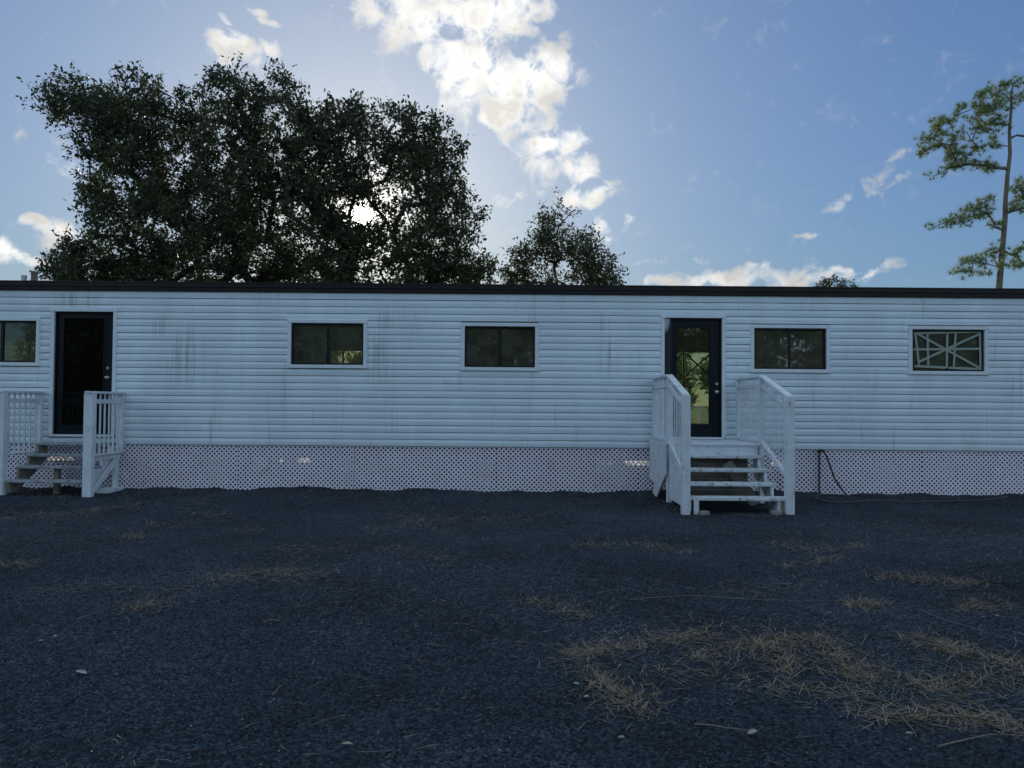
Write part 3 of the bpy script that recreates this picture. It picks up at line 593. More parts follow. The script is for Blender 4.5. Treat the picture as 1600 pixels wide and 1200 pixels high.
# ------------------------------------------------------------------ left stairs
LX0, LX1, LYF = -8.05, -6.66, 12.13
T = thing('side_stairs', 'small white wooden stairs with level slatted railings at the black door', 'stairs', loc=((LX0 + LX1) / 2, LYF, 0))
INV2 = Matrix.Translation((-(LX0 + LX1) / 2, -LYF, 0))
def TP(o): return SP(o, INV2)
zt2 = [.775, .600, .425, .225]; yt2 = [12.88, 12.63, 12.38, 12.12]
for z, y in zip(zt2, yt2): TP(bx('tread', M_TREAD2, T, LX0 + .09, LX1 - .06, y, y + .25, z - .04, z, bevel=.005))
for x, ma in ((LX0 + .09, M_RAWWOOD), (LX1 - .10, M_WOOD)):
    pts = [(13.14, .73)]
    for z, y in zip(zt2, yt2): pts += [(y + .255, z - .042), (y + .015, z - .042)]
    pts += [(12.16, .02), (12.36, .02), (13.14, .50)]
    TP(MB().prism(pts, 'x', x, x + .04).build('stringer', ma, T))
TP(MB().prism([(13.13, .60), (12.20, .60), (12.20, .52), (12.95, .52), (12.18, -.02), (12.18, -.03), (12.30, -.03), (13.13, .50)], 'x', LX1 - .035, LX1 - .012).build('diagonal_brace', M_WOOD, T))
TP(bx('leg', M_WOOD, T, LX1 - .05, LX1 + .01, 12.95, 13.04, -.03, .52, bevel=.004)); TP(bx('leg', M_RAWWOOD, T, LX0 + .62, LX0 + .70, 12.5, 12.58, -.03, .383)); TP(bx('ground_board', M_WOOD, T, LX1 - .10, LX1 + .12, 12.55, 13.0, -.03, .045))
for x in (LX0, LX1):
    TP(bx('post', M_WOOD, T, x - .07, x + .07, LYF - .055, LYF + .055, -.03, 1.60, bevel=.006))
    TP(MB().beam((x, LYF - .07, 1.618), (x, WY - .04, 1.618), .11, .036).build('handrail', M_WOOD, T, .005))
    TP(MB().beam((x, LYF + .05, 1.475), (x, WY - .05, 1.475), .04, .07).build('rail', M_WOOD, T, .004))
    TP(MB().beam((x, LYF + .05, .615), (x, WY - .10, .615), .05, .03).build('bottom_rail', M_WOOD, T, .004))
    TP(bx('post', M_WOOD, T, x - .035, x + .035, WY - .12, WY - .05, .6, 1.598, bevel=.004))
    for k in range(6):
        y = LYF + .17 + k * .138
        TP(bx('baluster', M_WOOD, T, x - .012, x + .012, y - .012, y + .012, .63, 1.60, bevel=.003))

# ------------------------------------------------------------------ cable, pipe, hose
a = at_y(1281, 702, WY - .03); pts = []
for (px, py, y) in ((1281, 703, 13.17), (1286, 703, 13.12), (1291, 712, 13.1), (1297, 728, 13.08), (1304, 748, 13.05), (1312, 760, 13.02), (1322, 768, 12.95)):
    pts.append(at_y(px, py, y))
pts[-1].z = .01
tag(MB().tube(pts, .014, 8).build('cable', M_CABLE, None, smooth=True), 'black cable drooping from the siding edge over the lattice', 'cable')
p0 = at_y(1280, 705, WY - .02); cp = thing('conduit_pipe', 'thin dull pipe standing against the lattice below the drooping cable', 'pipe', loc=(p0.x, WY - .02, 0))
MB().tube([(0, 0, -.04), (0, 0, .74)], .014, 10).build('pipe', M_HOSE, cp); bx('clamp', M_CABLE, cp, -.035, .035, -.022, .018, .70, .735)
pts = []
for (px, py) in ((1575, 776), (1540, 781), (1480, 782), (1420, 783), (1370, 782), (1330, 786), (1300, 786), (1280, 782), (1276, 777), (1290, 774), (1330, 774)):
    p = at_ground(px, py); p.z = float(gh(p.x, p.y)) + .014; pts.append(p)
def smooth_path(pts, n=5):
    out = []
    for i in range(len(pts) - 1):
        p0, p1, p2, p3 = pts[max(i - 1, 0)], pts[i], pts[i + 1], pts[min(i + 2, len(pts) - 1)]
        for k in range(n):
            t = k / n; out.append(.5 * ((2 * p1) + (p2 - p0) * t + (2 * p0 - 5 * p1 + 4 * p2 - p3) * t * t + (3 * p1 - p0 - 3 * p2 + p3) * t ** 3))
    return out + [pts[-1]]
tag(MB().tube(smooth_path(pts), .011, 6).build('hose', M_HOSE, None, smooth=True), 'thin grey hose lying in a loop on the ground along the lattice', 'hose')

# ------------------------------------------------------------------ trees
def in_poly(poly, x, y):
    c = False; j = len(poly) - 1
    for i in range(len(poly)):
        xi, yi = poly[i]; xj, yj = poly[j]
        if (yi > y) != (yj > y) and x < (xj - xi) * (y - yi) / (yj - yi) + xi: c = not c
        j = i
    return c
def unit(a): return a / np.maximum(np.linalg.norm(a, axis=1, keepdims=True), 1e-9)
def grow(trunk, clumps, tip=.012, wander=.12):
    """nodes joined to the nearest point already grown; returns positions, parents, radii, clump node ids"""
    pos = [np.array(p, float) for p in trunk]; par = [-1] + list(range(len(trunk) - 1)); start = pos[len(trunk) // 3]
    order = np.argsort([np.linalg.norm(c - start) for c in clumps]); ends = []
    arr = np.zeros((len(trunk) + 8 * len(clumps), 3)); arr[:len(pos)] = pos; n = len(pos); first = max(1, len(trunk) // 3)
    for ci in order:
        c = clumps[ci]; d = np.linalg.norm(arr[first:n] - c, axis=1)
        # prefer to fork from a point nearer the trunk than the tip itself
        k = first + int(np.argmin(d + .25 * np.maximum(0, np.linalg.norm(arr[first:n] - start, axis=1) - np.linalg.norm(c - start))))
        L = np.linalg.norm(c - arr[k]); steps = max(1, min(6, int(L / .5))); p0 = arr[k].copy(); prev = k
        pd = arr[k] - arr[par[k]] if par[k] >= 0 else np.array([0, 0, 1.]); pd = pd / (np.linalg.norm(pd) + 1e-9)
        ctrl = p0 + pd * L * .35
        for s in range(1, steps + 1):
            t = s / steps; q = (1 - t) ** 2 * p0 + 2 * t * (1 - t) * ctrl + t * t * c
            if s < steps: q = q + RNG.normal(0, wander * .3, 3)
            arr[n] = q; par.append(prev); prev = n; n += 1
        ends.append((prev, ci))
    rad2 = np.zeros(n); kids = np.zeros(n, int)
    for i in range(n):
        if par[i] >= 0: kids[par[i]] += 1
    rad = np.zeros(n); acc = np.zeros(n)
    for i in range(n - 1, -1, -1):
        rad[i] = max(tip, acc[i] ** (1 / 2.4)) if kids[i] else tip
        if par[i] >= 0: acc[par[i]] += rad[i] ** 2.4
    return arr[:n], par, rad, ends
def branch_mesh(name, pos, par, rad, ma, parent, sides=6, rmax=.5, gap=None):
    mb_v = []; mb_f = []
    for i in range(len(pos)):
        if par[i] < 0: continue
        a, b = pos[par[i]], pos[i]; d = b - a; L = np.linalg.norm(d)
        if L < 1e-4: continue
        if gap is not None and rad[i] < .09:
            v = (a + b) / 2 - gap[0]
            if np.linalg.norm(v - (v @ gap[1]) * gap[1]) < .34: continue
        d = d / L; u = np.cross(d, [.3, .5, .8]); u /= np.linalg.norm(u); w = np.cross(d, u); ra, rb = min(rad[par[i]], rad[i] * 1.35, rmax), min(rad[i], rmax); n = sides if rb > .03 else 4; base = len(mb_v)
        for (c, r) in ((a - d * ra * .3, ra), (b, rb)):
            for k in range(n):
                t = 2 * math.pi * k / n; mb_v.append(c + (u * math.cos(t) + w * math.sin(t)) * r)
        for k in range(n): mb_f.append((base + k, base + (k + 1) % n, base + n + (k + 1) % n, base + n + k))
    me = bpy.data.meshes.new(name); me.from_pydata([tuple(v) for v in mb_v], [], mb_f); me.update()
    return link(name, me, ma, parent, smooth=True)
def leaf_cloud(name, centers, radii, twigs, per, size, ma, parent, gap=None, aspect=.45, droop=.0, twig_ma=None):
    n = len(centers) * twigs; C = np.repeat(centers, twigs, 0); Rr = np.repeat(radii, twigs)[:, None]
    d = unit(RNG.normal(size=(n, 3)) + np.array([0, 0, .15 - droop])); org = C + RNG.normal(size=(n, 3)) * Rr * .28; ln = Rr * RNG.uniform(.55, 1.15, (n, 1))
    t = RNG.uniform(.12, 1, (n, per, 1)); P = (org[:, None] + d[:, None] * ln[:, None] * t).reshape(-1, 3) + RNG.normal(size=(n * per, 3)) * size * .55
    ax = unit(np.repeat(d, per, 0) * .5 + RNG.normal(size=(n * per, 3)) * .75)
    if gap is not None:
        o, dr, gr = gap; v = P - o; dist = np.linalg.norm(v - (v @ dr)[:, None] * dr, axis=1); keep = dist > gr * RNG.uniform(.6, 1.6, len(P)); P, ax = P[keep], ax[keep]
    m = len(P); s = size * RNG.uniform(.5, 1.6, (m, 1)); side = unit(np.cross(ax, RNG.normal(size=(m, 3)))); nr = np.cross(ax, side)
    tip = P + ax * s; l = P + ax * s * .5 + side * s * aspect * .5 + nr * s * .08; r = P + ax * s * .5 - side * s * aspect * .5 + nr * s * .08
    V = np.stack([P, l, tip, r], 1).reshape(-1, 3); Fs = np.arange(m * 4).reshape(-1, 4)
    return np_mesh(name, V, Fs, ma, parent), org, d, ln
def twig_mesh(name, org, d, ln, C, r, ma, parent):
    a = org; b = org + d * ln; u = unit(np.cross(d, RNG.normal(size=d.shape))); w = np.cross(d, u); V = []
    for (p, rr) in ((a, r), (b, r * .4)):
        for k in range(3):
            t = 2 * math.pi * k / 3; V.append(p + (u * math.cos(t) + w * math.sin(t)) * rr)
    V = np.stack(V, 1); n = len(org); base = (np.arange(n) * 6)[:, None]
    F_ = np.concatenate([base + np.array([[k, (k + 1) % 3, 3 + (k + 1) % 3, 3 + k]]) for k in range(3)], 0)
    return np_mesh(name, V.reshape(-1, 3), F_, ma, parent)
def local(o, root): o.matrix_parent_inverse = root.matrix_basis.inverted(); return o
def outline_tree(name, label, outline, dist, depth, nclump, crad, twigs, per, leaf, trunk_px, trunk_r, leaf_m, bark_m, gap=None, inset=.6, void=-9, group=None):
    xs = [p[0] for p in outline]; ys = [p[1] for p in outline]; cx = (min(xs) + max(xs)) / 2; hw = (max(xs) - min(xs)) / 2
    cl = []; tries = 0
    while len(cl) < nclump and tries < nclump * 60:
        tries += 1; x = random.uniform(min(xs), max(xs)); y = random.uniform(min(ys), max(ys))
        if not in_poly(outline, x, y): continue
        g_ = crad * inset * F / dist
        if not (in_poly(outline, x - g_, y) and in_poly(outline, x + g_, y) and in_poly(outline, x, y - g_)): continue
        e = max(.15, 1 - ((x - cx) / hw) ** 2) ** .5; yy = dist + depth * e * random.uniform(-1, 1)
        p = at_y(x, y, dist); q = np.array([p.x, yy, p.z])        # same size in metres at every depth
        v_ = ROT.inverted() @ (Vector(q) - EYE); ix, iy = 800 - F * v_.x / v_.z, 600 + F * v_.y / v_.z
        if not in_poly(outline, ix, min(iy, max(ys) - 1)) or not in_poly(outline, ix, iy - g_ * .8) or not in_poly(outline, ix - g_ * .7, iy) or not in_poly(outline, ix + g_ * .7, iy): continue
        if np.sin(q[0] * 2.1 + 1) + np.sin(q[2] * 2.6 + q[0]) + np.sin(q[1] * 1.9 + q[2] * 1.3) < void: continue
        if any(np.linalg.norm(q - c) < crad * .62 for c in cl[-260:]): continue
        if gap is not None:
            v = q - gap[0]; 
            if np.linalg.norm(v - (v @ gap[1]) * gap[1]) < .30: continue
        cl.append(q)
    cl = np.array(cl)
    b = at_y(trunk_px[0][0], 600, dist); root = thing(name, label, 'tree', group, loc=(b.x, dist, 0))
    tp = [(b.x, dist, -.05)] + [tuple(at_y(x, y, dist)) for x, y in trunk_px[1:]]
    tt = []
    for p, q in zip(tp[:-1], tp[1:]):
        for k in range(4): tt.append(tuple(Vector(p).lerp(Vector(q), k / 4)))
    tt.append(tp[-1])
    pos, par, rad, ends = grow(tt, cl); rad = (rad / rad[1]) ** 1.25 * rad[1] * (trunk_r / max(rad[1], 1e-3)) ** 1.0
    rad = np.maximum(rad, .008); local(branch_mesh('trunk', pos, par, rad, bark_m, root, rmax=trunk_r, gap=gap), root)
    radii = crad * RNG.uniform(.7, 1.3, len(cl))
    o, org, d, ln = leaf_cloud('crown', cl, radii, twigs, per, leaf, leaf_m, root, gap); local(o, root)
    if gap is not None:
        v = org + d * ln * .5 - gap[0]; kp = np.linalg.norm(v - (v @ gap[1])[:, None] * gap[1], axis=1) > .38; org, d, ln = org[kp], d[kp], ln[kp]
    local(twig_mesh('twigs', org, d, ln, None, .006, bark_m, root), root)
    return root
SUNRAY = (np.array(EYE), np.array(SUN_DIR), .22)
oak_out = [(62, 130), (80, 118), (130, 118), (160, 135), (185, 108), (240, 112), (262, 122), (300, 120), (340, 100), (385, 118), (440, 108), (470, 135), (500, 158), (545, 155), (595, 142), (612, 160),
           (655, 168), (705, 172), (725, 205), (742, 222), (738, 280), (768, 325), (760, 375), (785, 432), (775, 520), (700, 525), (640, 505), (480, 505), (430, 560), (180, 560), (75, 500), (62, 435), (70, 400), (110, 375), (112, 330), (102, 250), (90, 215), (66, 190)]
outline_tree('oak_tree', 'huge spreading dark live oak rising behind the roof with the sun in its crown', oak_out, 25, 3.4, 1050, .50, 11, 13, .128, [(430, 0), (435, 520), (420, 430)], .42, M_OAK, M_BARK, gap=SUNRAY, inset=.62, void=-1.15)
sm_out = [(862, 292), (850, 318), (836, 345), (812, 375), (778, 412), (768, 470), (978, 470), (968, 412), (946, 385), (928, 362), (905, 340), (884, 312)]
outline_tree('young_oak', 'smaller airy tree behind the roof right of the big oak with clouds above', sm_out, 28, 1.3, 150, .42, 8, 9, .12, [(880, 0), (880, 500), (866, 420)], .13, M_OAK2, M_BARK, inset=.5, void=-1.1)
far_out = [(1268, 446), (1280, 436), (1310, 431), (1335, 435), (1350, 446), (1356, 520), (1262, 520)]
outline_tree('distant_tree', 'rounded treetop barely showing above the roof near the tall pine', far_out, 55, 1.6, 110, .28, 7, 12, .15, [(1310, 0), (1310, 520), (1310, 480)], .12, M_OAK, M_BARK)

def pine():
    D_ = 30.0; S_ = 3.3324
    zp = [(1080, 95), (1030, 105), (1000, 135), (945, 160), (880, 180), (835, 200), (815, 235), (880, 235), (930, 215), (985, 195), (1040, 160), (1100, 120), (870, 270), (920, 255), (980, 240), (1050, 220), (1110, 170),
          (735, 280), (700, 300), (670, 335), (640, 375), (620, 410), (615, 455), (655, 430), (700, 405), (745, 340), (760, 385), (690, 360), (730, 440), (740, 470),
          (835, 360), (880, 335), (910, 360), (850, 410), (800, 440), (785, 480), (835, 475), (880, 440), (770, 525), (725, 545), (820, 520), (860, 500), (940, 520), (985, 535), (910, 535), (1000, 430), (960, 310), (1010, 320), (1000, 280), (950, 380),
          (930, 715), (890, 735), (850, 750), (810, 775), (770, 800), (730, 825), (860, 800), (930, 770), (820, 825), (900, 790), (955, 840),
          (880, 1020), (840, 1040), (805, 1070), (905, 1045), (960, 995), (940, 1070), (870, 1080), (985, 970),
          (1090, 990), (1120, 960), (1060, 1040), (1110, 1030), (1150, 600), (1110, 640), (1140, 690), (1090, 660), (1120, 740), (1080, 770), (1170, 720)]
    zp += [(1060 + abs(1060 - x) * random.uniform(.8, 1.05) + 40, y + random.uniform(-25, 25)) for x, y in zp if x < 960 and random.random() < .75]
    pxs = [(1260 + x / S_, 100 + y / S_) for x, y in zp]
    tr = [(1561, 448), (1563, 425), (1566, 390), (1570, 345), (1571, 310), (1574, 275), (1578, 240), (1577, 205), (1580, 170), (1580, 148), (1583, 130)]
    b = at_y(1560, 600, D_); root = thing('pine_tree', 'tall slender pine with open layered branches and long bare trunk', 'tree', loc=(b.x, D_, 0))
    tp = [(b.x - .15, D_, -.05), (b.x - .08, D_, 2.5)] + [tuple(at_y(x, y, D_)) for x, y in tr]
    cl = []
    for (x, y) in pxs:
        for k in range(2):
            p = at_y(x + random.gauss(0, 3.5), y + random.gauss(0, 2.2), D_); w = abs(x - 1576) / F * D_
            cl.append(np.array([p.x, D_ + random.uniform(-1, 1) * (.25 + .22 * min(w, 2.5)), p.z]))
    cl = np.array(cl)
    tt = []
    for p, q in zip(tp[:-1], tp[1:]):
        for k in range(3): tt.append(tuple(Vector(p).lerp(Vector(q), k / 3)))
    tt.append(tp[-1])
    pos, par, rad, ends = grow(tt, cl, tip=.012); rad = np.clip(rad * 1.3, .020, .075)
    nt = len(tt)
    for i in range(nt): rad[i] = .115 * (1 - i / nt) ** .8 + .02
    local(branch_mesh('trunk', pos, par, rad, M_PBARK, root, sides=10), root)
    # needle tufts
    tf = 7; C = np.repeat(cl, tf, 0) + RNG.normal(size=(len(cl) * tf, 3)) * np.array([.16, .16, .09]); per = 34
    P = np.repeat(C, per, 0); d = unit(RNG.normal(size=P.shape) + np.array([0, 0, .55])); s = RNG.uniform(.14, .27, (len(P), 1)); sd = unit(np.cross(d, RNG.normal(size=P.shape))) * .0065
    V = np.stack([P - sd, P + sd, P + d * s], 1).reshape(-1, 3); local(np_mesh('crown', V, np.arange(len(V)).reshape(-1, 3), M_NEEDLE, root), root)
    return root
pine()

# greenery behind the building and across the yard, seen through and mirrored in the glass
def shrub_mesh(seed, h, w, n, leaf):
    rr = np.random.default_rng(seed); c = rr.normal(size=(n, 3)); c = unit(c) * rr.uniform(.35, 1, (n, 1)) ** .5 * np.array([w, w, h / 2]) + np.array([0, 0, h / 2 + .1]); return c
protos = {}
def leafy(kind, h, w, n, leaf, ma):
    c = shrub_mesh(len(protos) + 3, h, w, n, leaf); root = bpy.data.objects.new(kind, None); COL.objects.link(root)
    leaf_cloud('crown', c, np.full(len(c), .55), 7, 10, leaf, ma, root); mb = MB()
    mb.tube([(0, 0, -.05), (.05, 0, h * .25), (0, .05, h * .55)], [.12, .09, .05], 8); 
    for k in range(6):
        q = c[k * 5]; mb.tube([(0, .02, h * (.2 + .05 * k)), tuple(q)], [.05, .015], 6)
    mb.build('trunk', M_BARK, root); protos[kind] = root; return root
def copy_tree(r, loc, rz, s):
    c = r.copy(); COL.objects.link(c); c.location = loc; c.rotation_euler.z = rz; c.scale = (s, s, s)
    for ch_ in r.children:
        k = ch_.copy(); COL.objects.link(k); k.parent = c
    return c
sh = leafy('tree_line_tree', 7.6, 3.3, 170, .30, M_HEDGE2)
for i in range(12):
    loc = (-44 + 5.6 * i, 60 + 2 * math.sin(i * 2.1), .05); k = .95 + .1 * math.sin(i * 1.7)
    o = sh if i == 0 else copy_tree(sh, loc, i * 1.3, k); o.location = loc; o.scale = (k, k, k)
    tag(o, 'sunlit yellow-green tree far behind the building, glimpsed through the glass', 'tree', 'tree line behind the building')
V = []  # grass strips added behind the skirting gaps for a backlit glow
for (x0, x1, n_) in ((-5.6, -4.8, 90), (2.0, 3.9, 260), (6.2, 7.1, 110), (-11.9, -10.6, 160)):
    x = RNG.uniform(x0, x1, n_); y = RNG.uniform(19.40, 19.75, n_); h = RNG.uniform(.12, .42, n_); a_ = RNG.uniform(0, 6.28, n_); w = .010
    base = np.stack([x, y, np.full(n_, -.03)], -1); sd = np.stack([np.cos(a_), np.sin(a_), 0 * a_], -1) * w; tip = base + np.stack([RNG.normal(0, .06, n_), RNG.normal(0, .06, n_), h], -1)
    V.append(np.stack([base - sd, base + sd, tip], 1).reshape(-1, 3))
V = np.concatenate(V); tag(np_mesh('dry_grass', V, np.arange(len(V)).reshape(-1, 3), mat('added_glow_grass', (.66, .60, .40), .6, .3, var=.3, vscale=4, translucent=.65)), 'added pale grass glowing behind the lattice skirting', 'grass', kind='stuff')
yt_ = leafy('yard_tree', 8.0, 3.7, 280, .28, M_HEDGE)
for i, x in enumerate((-30, -24.5, -19, -13.5, -8, -2.5, 3, 8.5, 14, 19.5, 25, 30)):
    loc = (x, -27 + 3 * math.sin(i * 1.9), .05); s = 1.04 + .12 * math.sin(i * 2.3)
    o = yt_ if i == 0 else copy_tree(yt_, loc, i * 1.1, s); o.location = loc; o.scale = (s, s, s)
    tag(o, 'green tree across the yard mirrored in the window glass', 'tree', 'trees across the yard')

# ------------------------------------------------------------------ loose stones, straw, leaves, twigs
def stones(name, n, rmin, rmax, y0, y1, ma, flat=.6):
    y = np.sqrt(RNG.uniform(y0 ** 2, y1 ** 2, n)); x = RNG.uniform(-.74, .74, n) * y; s = RNG.uniform(rmin, rmax, n); z = gh(x, y)
    base = np.array([(1, 0, 0), (.4, .9, .1), (-.6, .75, 0), (-1, -.1, .1), (-.3, -.95, 0), (.7, -.7, .05), (.1, .1, .8), (-.25, .2, .65)])
    Fs = np.array([(0, 1, 6), (1, 2, 7), (1, 7, 6), (2, 3, 7), (3, 4, 7), (4, 6, 7), (4, 5, 6), (5, 0, 6)])
    V = base[None] * s[:, None, None] * (1 + RNG.uniform(-.28, .28, (n, 8, 3))); V[:, :, 2] *= flat * RNG.uniform(.6, 1.3, (n, 1))
    a = RNG.uniform(0, 6.28, n); ca, sa = np.cos(a)[:, None], np.sin(a)[:, None]; vx = V[:, :, 0] * ca - V[:, :, 1] * sa; vy = V[:, :, 0] * sa + V[:, :, 1] * ca
    tlt = RNG.normal(0, .25, (n, 1)); V = np.stack([vx + x[:, None], vy + y[:, None], V[:, :, 2] + tlt * vx + z[:, None] - s[:, None] * .12], -1)
    F_ = (Fs[None] + (np.arange(n) * 8)[:, None, None]).reshape(-1, 3); o = np_mesh(name, V.reshape(-1, 3), F_, ma)
    return o
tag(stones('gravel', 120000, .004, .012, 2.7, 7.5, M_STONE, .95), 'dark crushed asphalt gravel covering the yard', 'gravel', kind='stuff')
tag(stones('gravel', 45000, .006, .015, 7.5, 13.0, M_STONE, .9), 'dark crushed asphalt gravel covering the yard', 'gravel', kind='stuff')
tag(stones('pale_pebbles', 2600, .0022, .0065, 2.8, 12, M_PEB), 'tiny pale pebbles scattered over dark gravel', 'pebbles', kind='stuff')

def blades(name, P, length, width, lift, ma, base_dir=None, label=None, cat=None):
    n = len(P); a = RNG.uniform(0, 2 * np.pi, n) if base_dir is None else base_dir; L_ = length * RNG.uniform(.45, 1.4, n); el = np.abs(RNG.normal(0, 1, n)) * lift
    d = np.stack([np.cos(a) * np.cos(el), np.sin(a) * np.cos(el), np.sin(el)], -1); sd = np.stack([-np.sin(a), np.cos(a), np.zeros(n)], -1) * (width * RNG.uniform(.6, 1.3, n))[:, None]
    bend = RNG.normal(0, .22, (n, 1)) * np.stack([-np.sin(a), np.cos(a), np.zeros(n)], -1) + np.array([0, 0, 1.]) * RNG.uniform(0, .10, (n, 1))
    m = P + d * L_[:, None] * .5 + bend * L_[:, None] * .3; t = P + d * L_[:, None]; up = np.array([0, 0, .0025])
    V = np.stack([P - sd, P + sd, m + sd * .9 + up, t, m - sd * .9 + up], 1); V[:, :, 2] = np.maximum(V[:, :, 2], gh(V[:, :, 0], V[:, :, 1]) + .003)
    Fs = np.arange(n * 5).reshape(-1, 5)
    return tag(np_mesh(name, V.reshape(-1, 3), Fs, ma), label, cat, kind='stuff')
paths = [([(890, 1020), (960, 1006), (1040, 992), (1120, 984)], 9, 1500, .10, .25), ([(1150, 1006), (1220, 1000), (1310, 1002)], 10, 1500, .10, .25), ([(1295, 1015), (1335, 1040), (1362, 1060)], 10, 1000, .09, .3),
         ([(922, 1046), (945, 1065), (960, 1082)], 7, 350, .10, .3), ([(975, 1080), (985, 1100), (1002, 1112)], 12, 800, .09, .5), ([(1232, 1016), (1225, 1046)], 5, 200, .12, .2), ([(1090, 1015), (1115, 1025)], 9, 350, .09, .3),
         ([(1372, 899), (1440, 906), (1540, 913)], 5, 1400, .08, .35), ([(1325, 947), (1380, 942)], 6, 500, .10, .35), ([(1500, 945), (1580, 950)], 8, 700, .10, .3), ([(1420, 996), (1500, 1022), (1600, 1045)], 8, 1200, .10, .25),
         ([(1440, 1072), (1500, 1068)], 16, 600, .11, .3), ([(1360, 1105), (1450, 1118), (1530, 1115), (1600, 1140)], 8, 900, .13, .12), ([(830, 935), (870, 940), (910, 957)], 7, 500, .10, .25), ([(900, 853), (990, 848), (1072, 861)], 5, 900, .10, .25),
         ([(1200, 850), (1280, 856), (1350, 848)], 7, 800, .10, .25), ([(1230, 882), (1320, 868)], 5, 600, .10, .25), ([(570, 826), (680, 815), (820, 804)], 6, 900, .12, .15), ([(600, 798), (720, 838)], 7, 500, .12, .15),
         ([(205, 952), (235, 950), (258, 943)], 6, 800, .07, .6), ([(330, 902), (400, 892), (495, 900)], 10, 900, .14, .1), ([(232, 818), (290, 815)], 5, 500, .08, .4), ([(90, 803), (200, 790), (330, 785)], 5, 1100, .14, .15), ([(0, 812), (80, 806), (150, 800)], 5, 500, .12, .2),
         ([(370, 830), (400, 826)], 4, 200, .08, .3), ([(0, 884), (60, 880)], 4, 350, .09, .3), ([(190, 838), (232, 833)], 4, 300, .09, .3), ([(272, 984), (280, 980)], 3, 90, .05, .5), ([(310, 805), (360, 800)], 6, 300, .1, .25),
         ([(1040, 788), (1110, 801)], 6, 500, .10, .3), ([(1000, 774), (1070, 776)], 3, 300, .10, .3), ([(30, 772), (120, 774)], 4, 700, .08, .5), ([(1130, 803), (1220, 806)], 3, 300, .09, .3), ([(900, 785), (1000, 780)], 5, 250, .12, .15), ([(1260, 772), (1600, 777)], 3, 700, .09, .3), ([(1550, 1060), (1600, 1075)], 20, 500, .13, .2), ([(190, 768), (600, 770), (1000, 772)], 2, 1500, .07, .5), ([(200, 775), (560, 780), (980, 778)], 4, 900, .12, .15), ([(420, 860), (560, 850), (700, 870)], 9, 500, .12, .12), ([(1100, 930), (1300, 900)], 14, 400, .12, .12), ([(60, 930), (180, 915), (330, 930)], 9, 400, .12, .12), ([(1050, 1040), (1200, 1065), (1380, 1085)], 14, 500, .12, .12)]
allP = {}
for path, wpx, n, ln, lift in paths:
    n = int(n * .56)
    seg = np.array(path, float); k = RNG.integers(0, len(seg) - 1, n); t = RNG.uniform(0, 1, (n, 1)); q = seg[k] * (1 - t) + seg[k + 1] * t
    # uneven along the run
    q = q[np.sin(q[:, 0] * .11 + q[:, 1] * .07) + np.sin(q[:, 0] * .043) * .8 + RNG.normal(0, .7, n) > -.8]; q = q + RNG.normal(size=q.shape) * np.array([wpx * 2.3, wpx * .75]) * np.exp(RNG.normal(0, .55, (len(q), 1)))
    P = np.array([at_ground(a, b)[:] for a, b in q]); P[:, 2] = gh(P[:, 0], P[:, 1]) + .003; allP.setdefault((ln, lift, 0), []).append(P[::2]); allP.setdefault((ln, lift, 1), []).append(P[1::2])
GP = []
VV = []
for (ln, lift, sh_), Ps in allP.items():
    P = np.concatenate(Ps); o = blades('dry_grass', P, ln * 1.15, .0015, lift * .75, (M_STRAW, M_STRAW2)[sh_], None, 'brown dry grass and pine straw in matted patches on the gravel', 'dry grass')
n = 12000; y = np.sqrt(RNG.uniform(9, 165, n)); x = RNG.uniform(-.74, .74, n) * y
keep = (np.sin(x * 1.1 + 2) + np.sin(y * 1.3 + x * .6) + RNG.normal(0, .6, n)) > .35
P = np.stack([x, y, gh(x, y) + .003], -1)[keep]
blades('pine_straw', P, .10, .0013, .06, M_STRAW, RNG.normal(.3, .9, len(P)), 'loose pine needles scattered thinly over the dark gravel', 'pine straw')
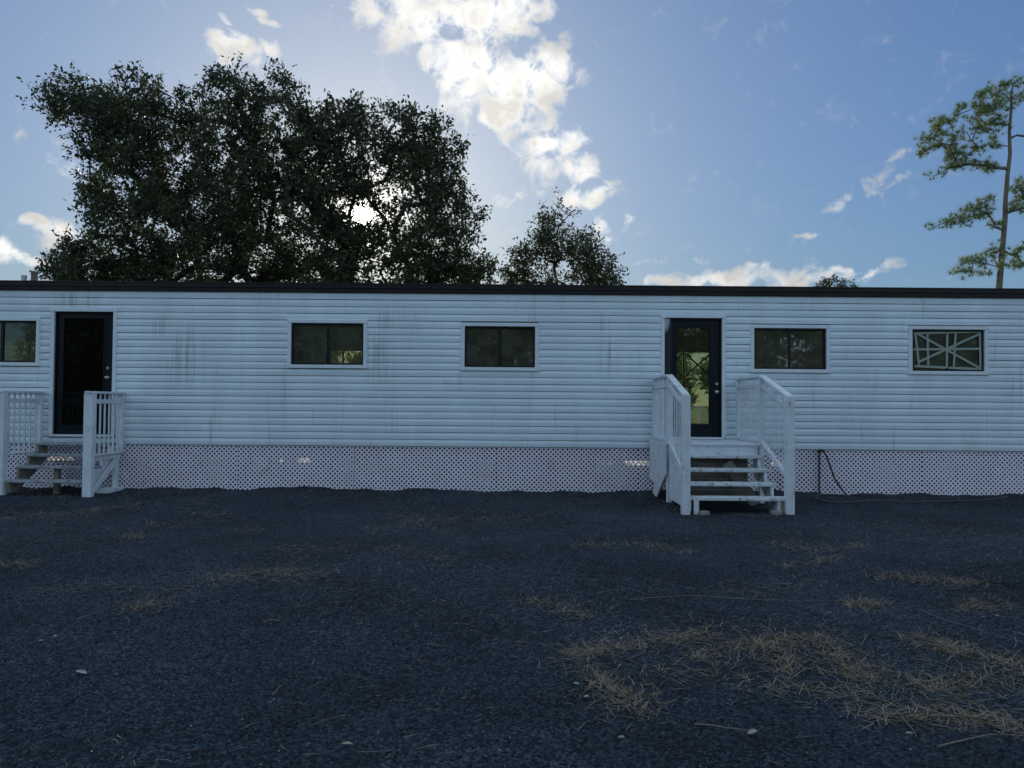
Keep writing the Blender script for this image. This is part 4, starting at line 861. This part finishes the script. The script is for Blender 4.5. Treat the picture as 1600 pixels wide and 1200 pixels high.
# single dead leaves
for i, (px, py, ln) in enumerate(((118, 1057, .085), (534, 1157, .055), (1168, 1149, .055), (896, 1068, .035), (966, 1150, .03), (912, 1088, .03), (1254, 1104, .04), (1290, 1078, .04), (84, 1000, .03), (60, 1008, .03), (485, 986, .04), (1415, 1142, .035), (1535, 966, .035), (1555, 964, .03), (1005, 1008, .03), (300, 803, .05))):
    p = at_ground(px, py); z = float(gh(p.x, p.y)) + .012; V = []; n = 6
    for k in range(n + 1):
        t = k / n; w = math.sin(math.pi * min(1, t * .93 + .04)) ** .8 * ln * .22; c = .06 * ln * math.sin(t * 3)
        V += [(t * ln, w, c + .006), (t * ln, 0, c), (t * ln, -w, c + .005)]
    Fs = [q for k in range(n) for q in ((3 * k, 3 * k + 1, 3 * k + 4, 3 * k + 3), (3 * k + 1, 3 * k + 2, 3 * k + 5, 3 * k + 4))]
    mb = MB(); mb.v = V; mb.f = Fs; o = mb.build('dead_leaf', M_LEAFLIT, None, smooth=True); o.location = (p.x, p.y, z); o.rotation_euler = (random.uniform(-.5, .5), random.uniform(-.12, .05), random.uniform(-.7, .7))
    m_ = o.modifiers.new('solid', 'SOLIDIFY'); m_.thickness = .0008
    tag(o, {0: 'largest pale curled dead leaf, lying on open gravel', 2: 'pale dead leaf at the tip of a straight stick', 15: 'dead leaf beside the dry grass below the side stairs'}.get(i, 'small pale curled dead leaf lying on dark gravel'), 'leaf', 'dead leaves on the gravel')
tw = [([(1085, 1133), (1110, 1136), (1140, 1141), (1172, 1143)], .004, 'straight grey-brown stick lying flat on the gravel among stones'), ([(1465, 1165), (1500, 1158), (1550, 1148), (1600, 1150)], .004, 'long curved dry twig at the edge of the straw'),
      ([(1440, 952), (1470, 966), (1520, 985), (1575, 1003)], .0025, 'long thin pale stalk lying diagonally across bare gravel'), ([(985, 935), (1080, 933), (1180, 938), (1320, 941)], .003, 'very long thin runner stem stretched across the gravel to a straw tuft'),
      ([(1255, 1065), (1262, 1075), (1266, 1087)], .003, 'short upright bent stem between straw patches'), ([(1282, 1065), (1310, 1078), (1345, 1085)], .003, 'thin forked twig below the ring of matted straw'), ([(1400, 1105), (1425, 1135), (1432, 1150)], .003, 'thin crooked twig crossing the matted straw'),
      ([(120, 975), (150, 963), (160, 960)], .003, 'short thin straw stalk near the lone grass tuft'), ([(412, 973), (425, 968), (438, 971)], .004, 'small pale forked twig on open gravel')]
for path, r, lab in tw:
    pts = []
    for a, b in path:
        p = at_ground(a, b); p.z = float(gh(p.x, p.y)) + .012 + random.uniform(0, .006); pts.append(p)
    sp = smooth_path(pts, 4); tag(MB().tube(sp, [r * (1 - .6 * i / len(sp)) for i in range(len(sp))], 6).build('twig', M_TWIG, None, smooth=True), lab, 'twig')
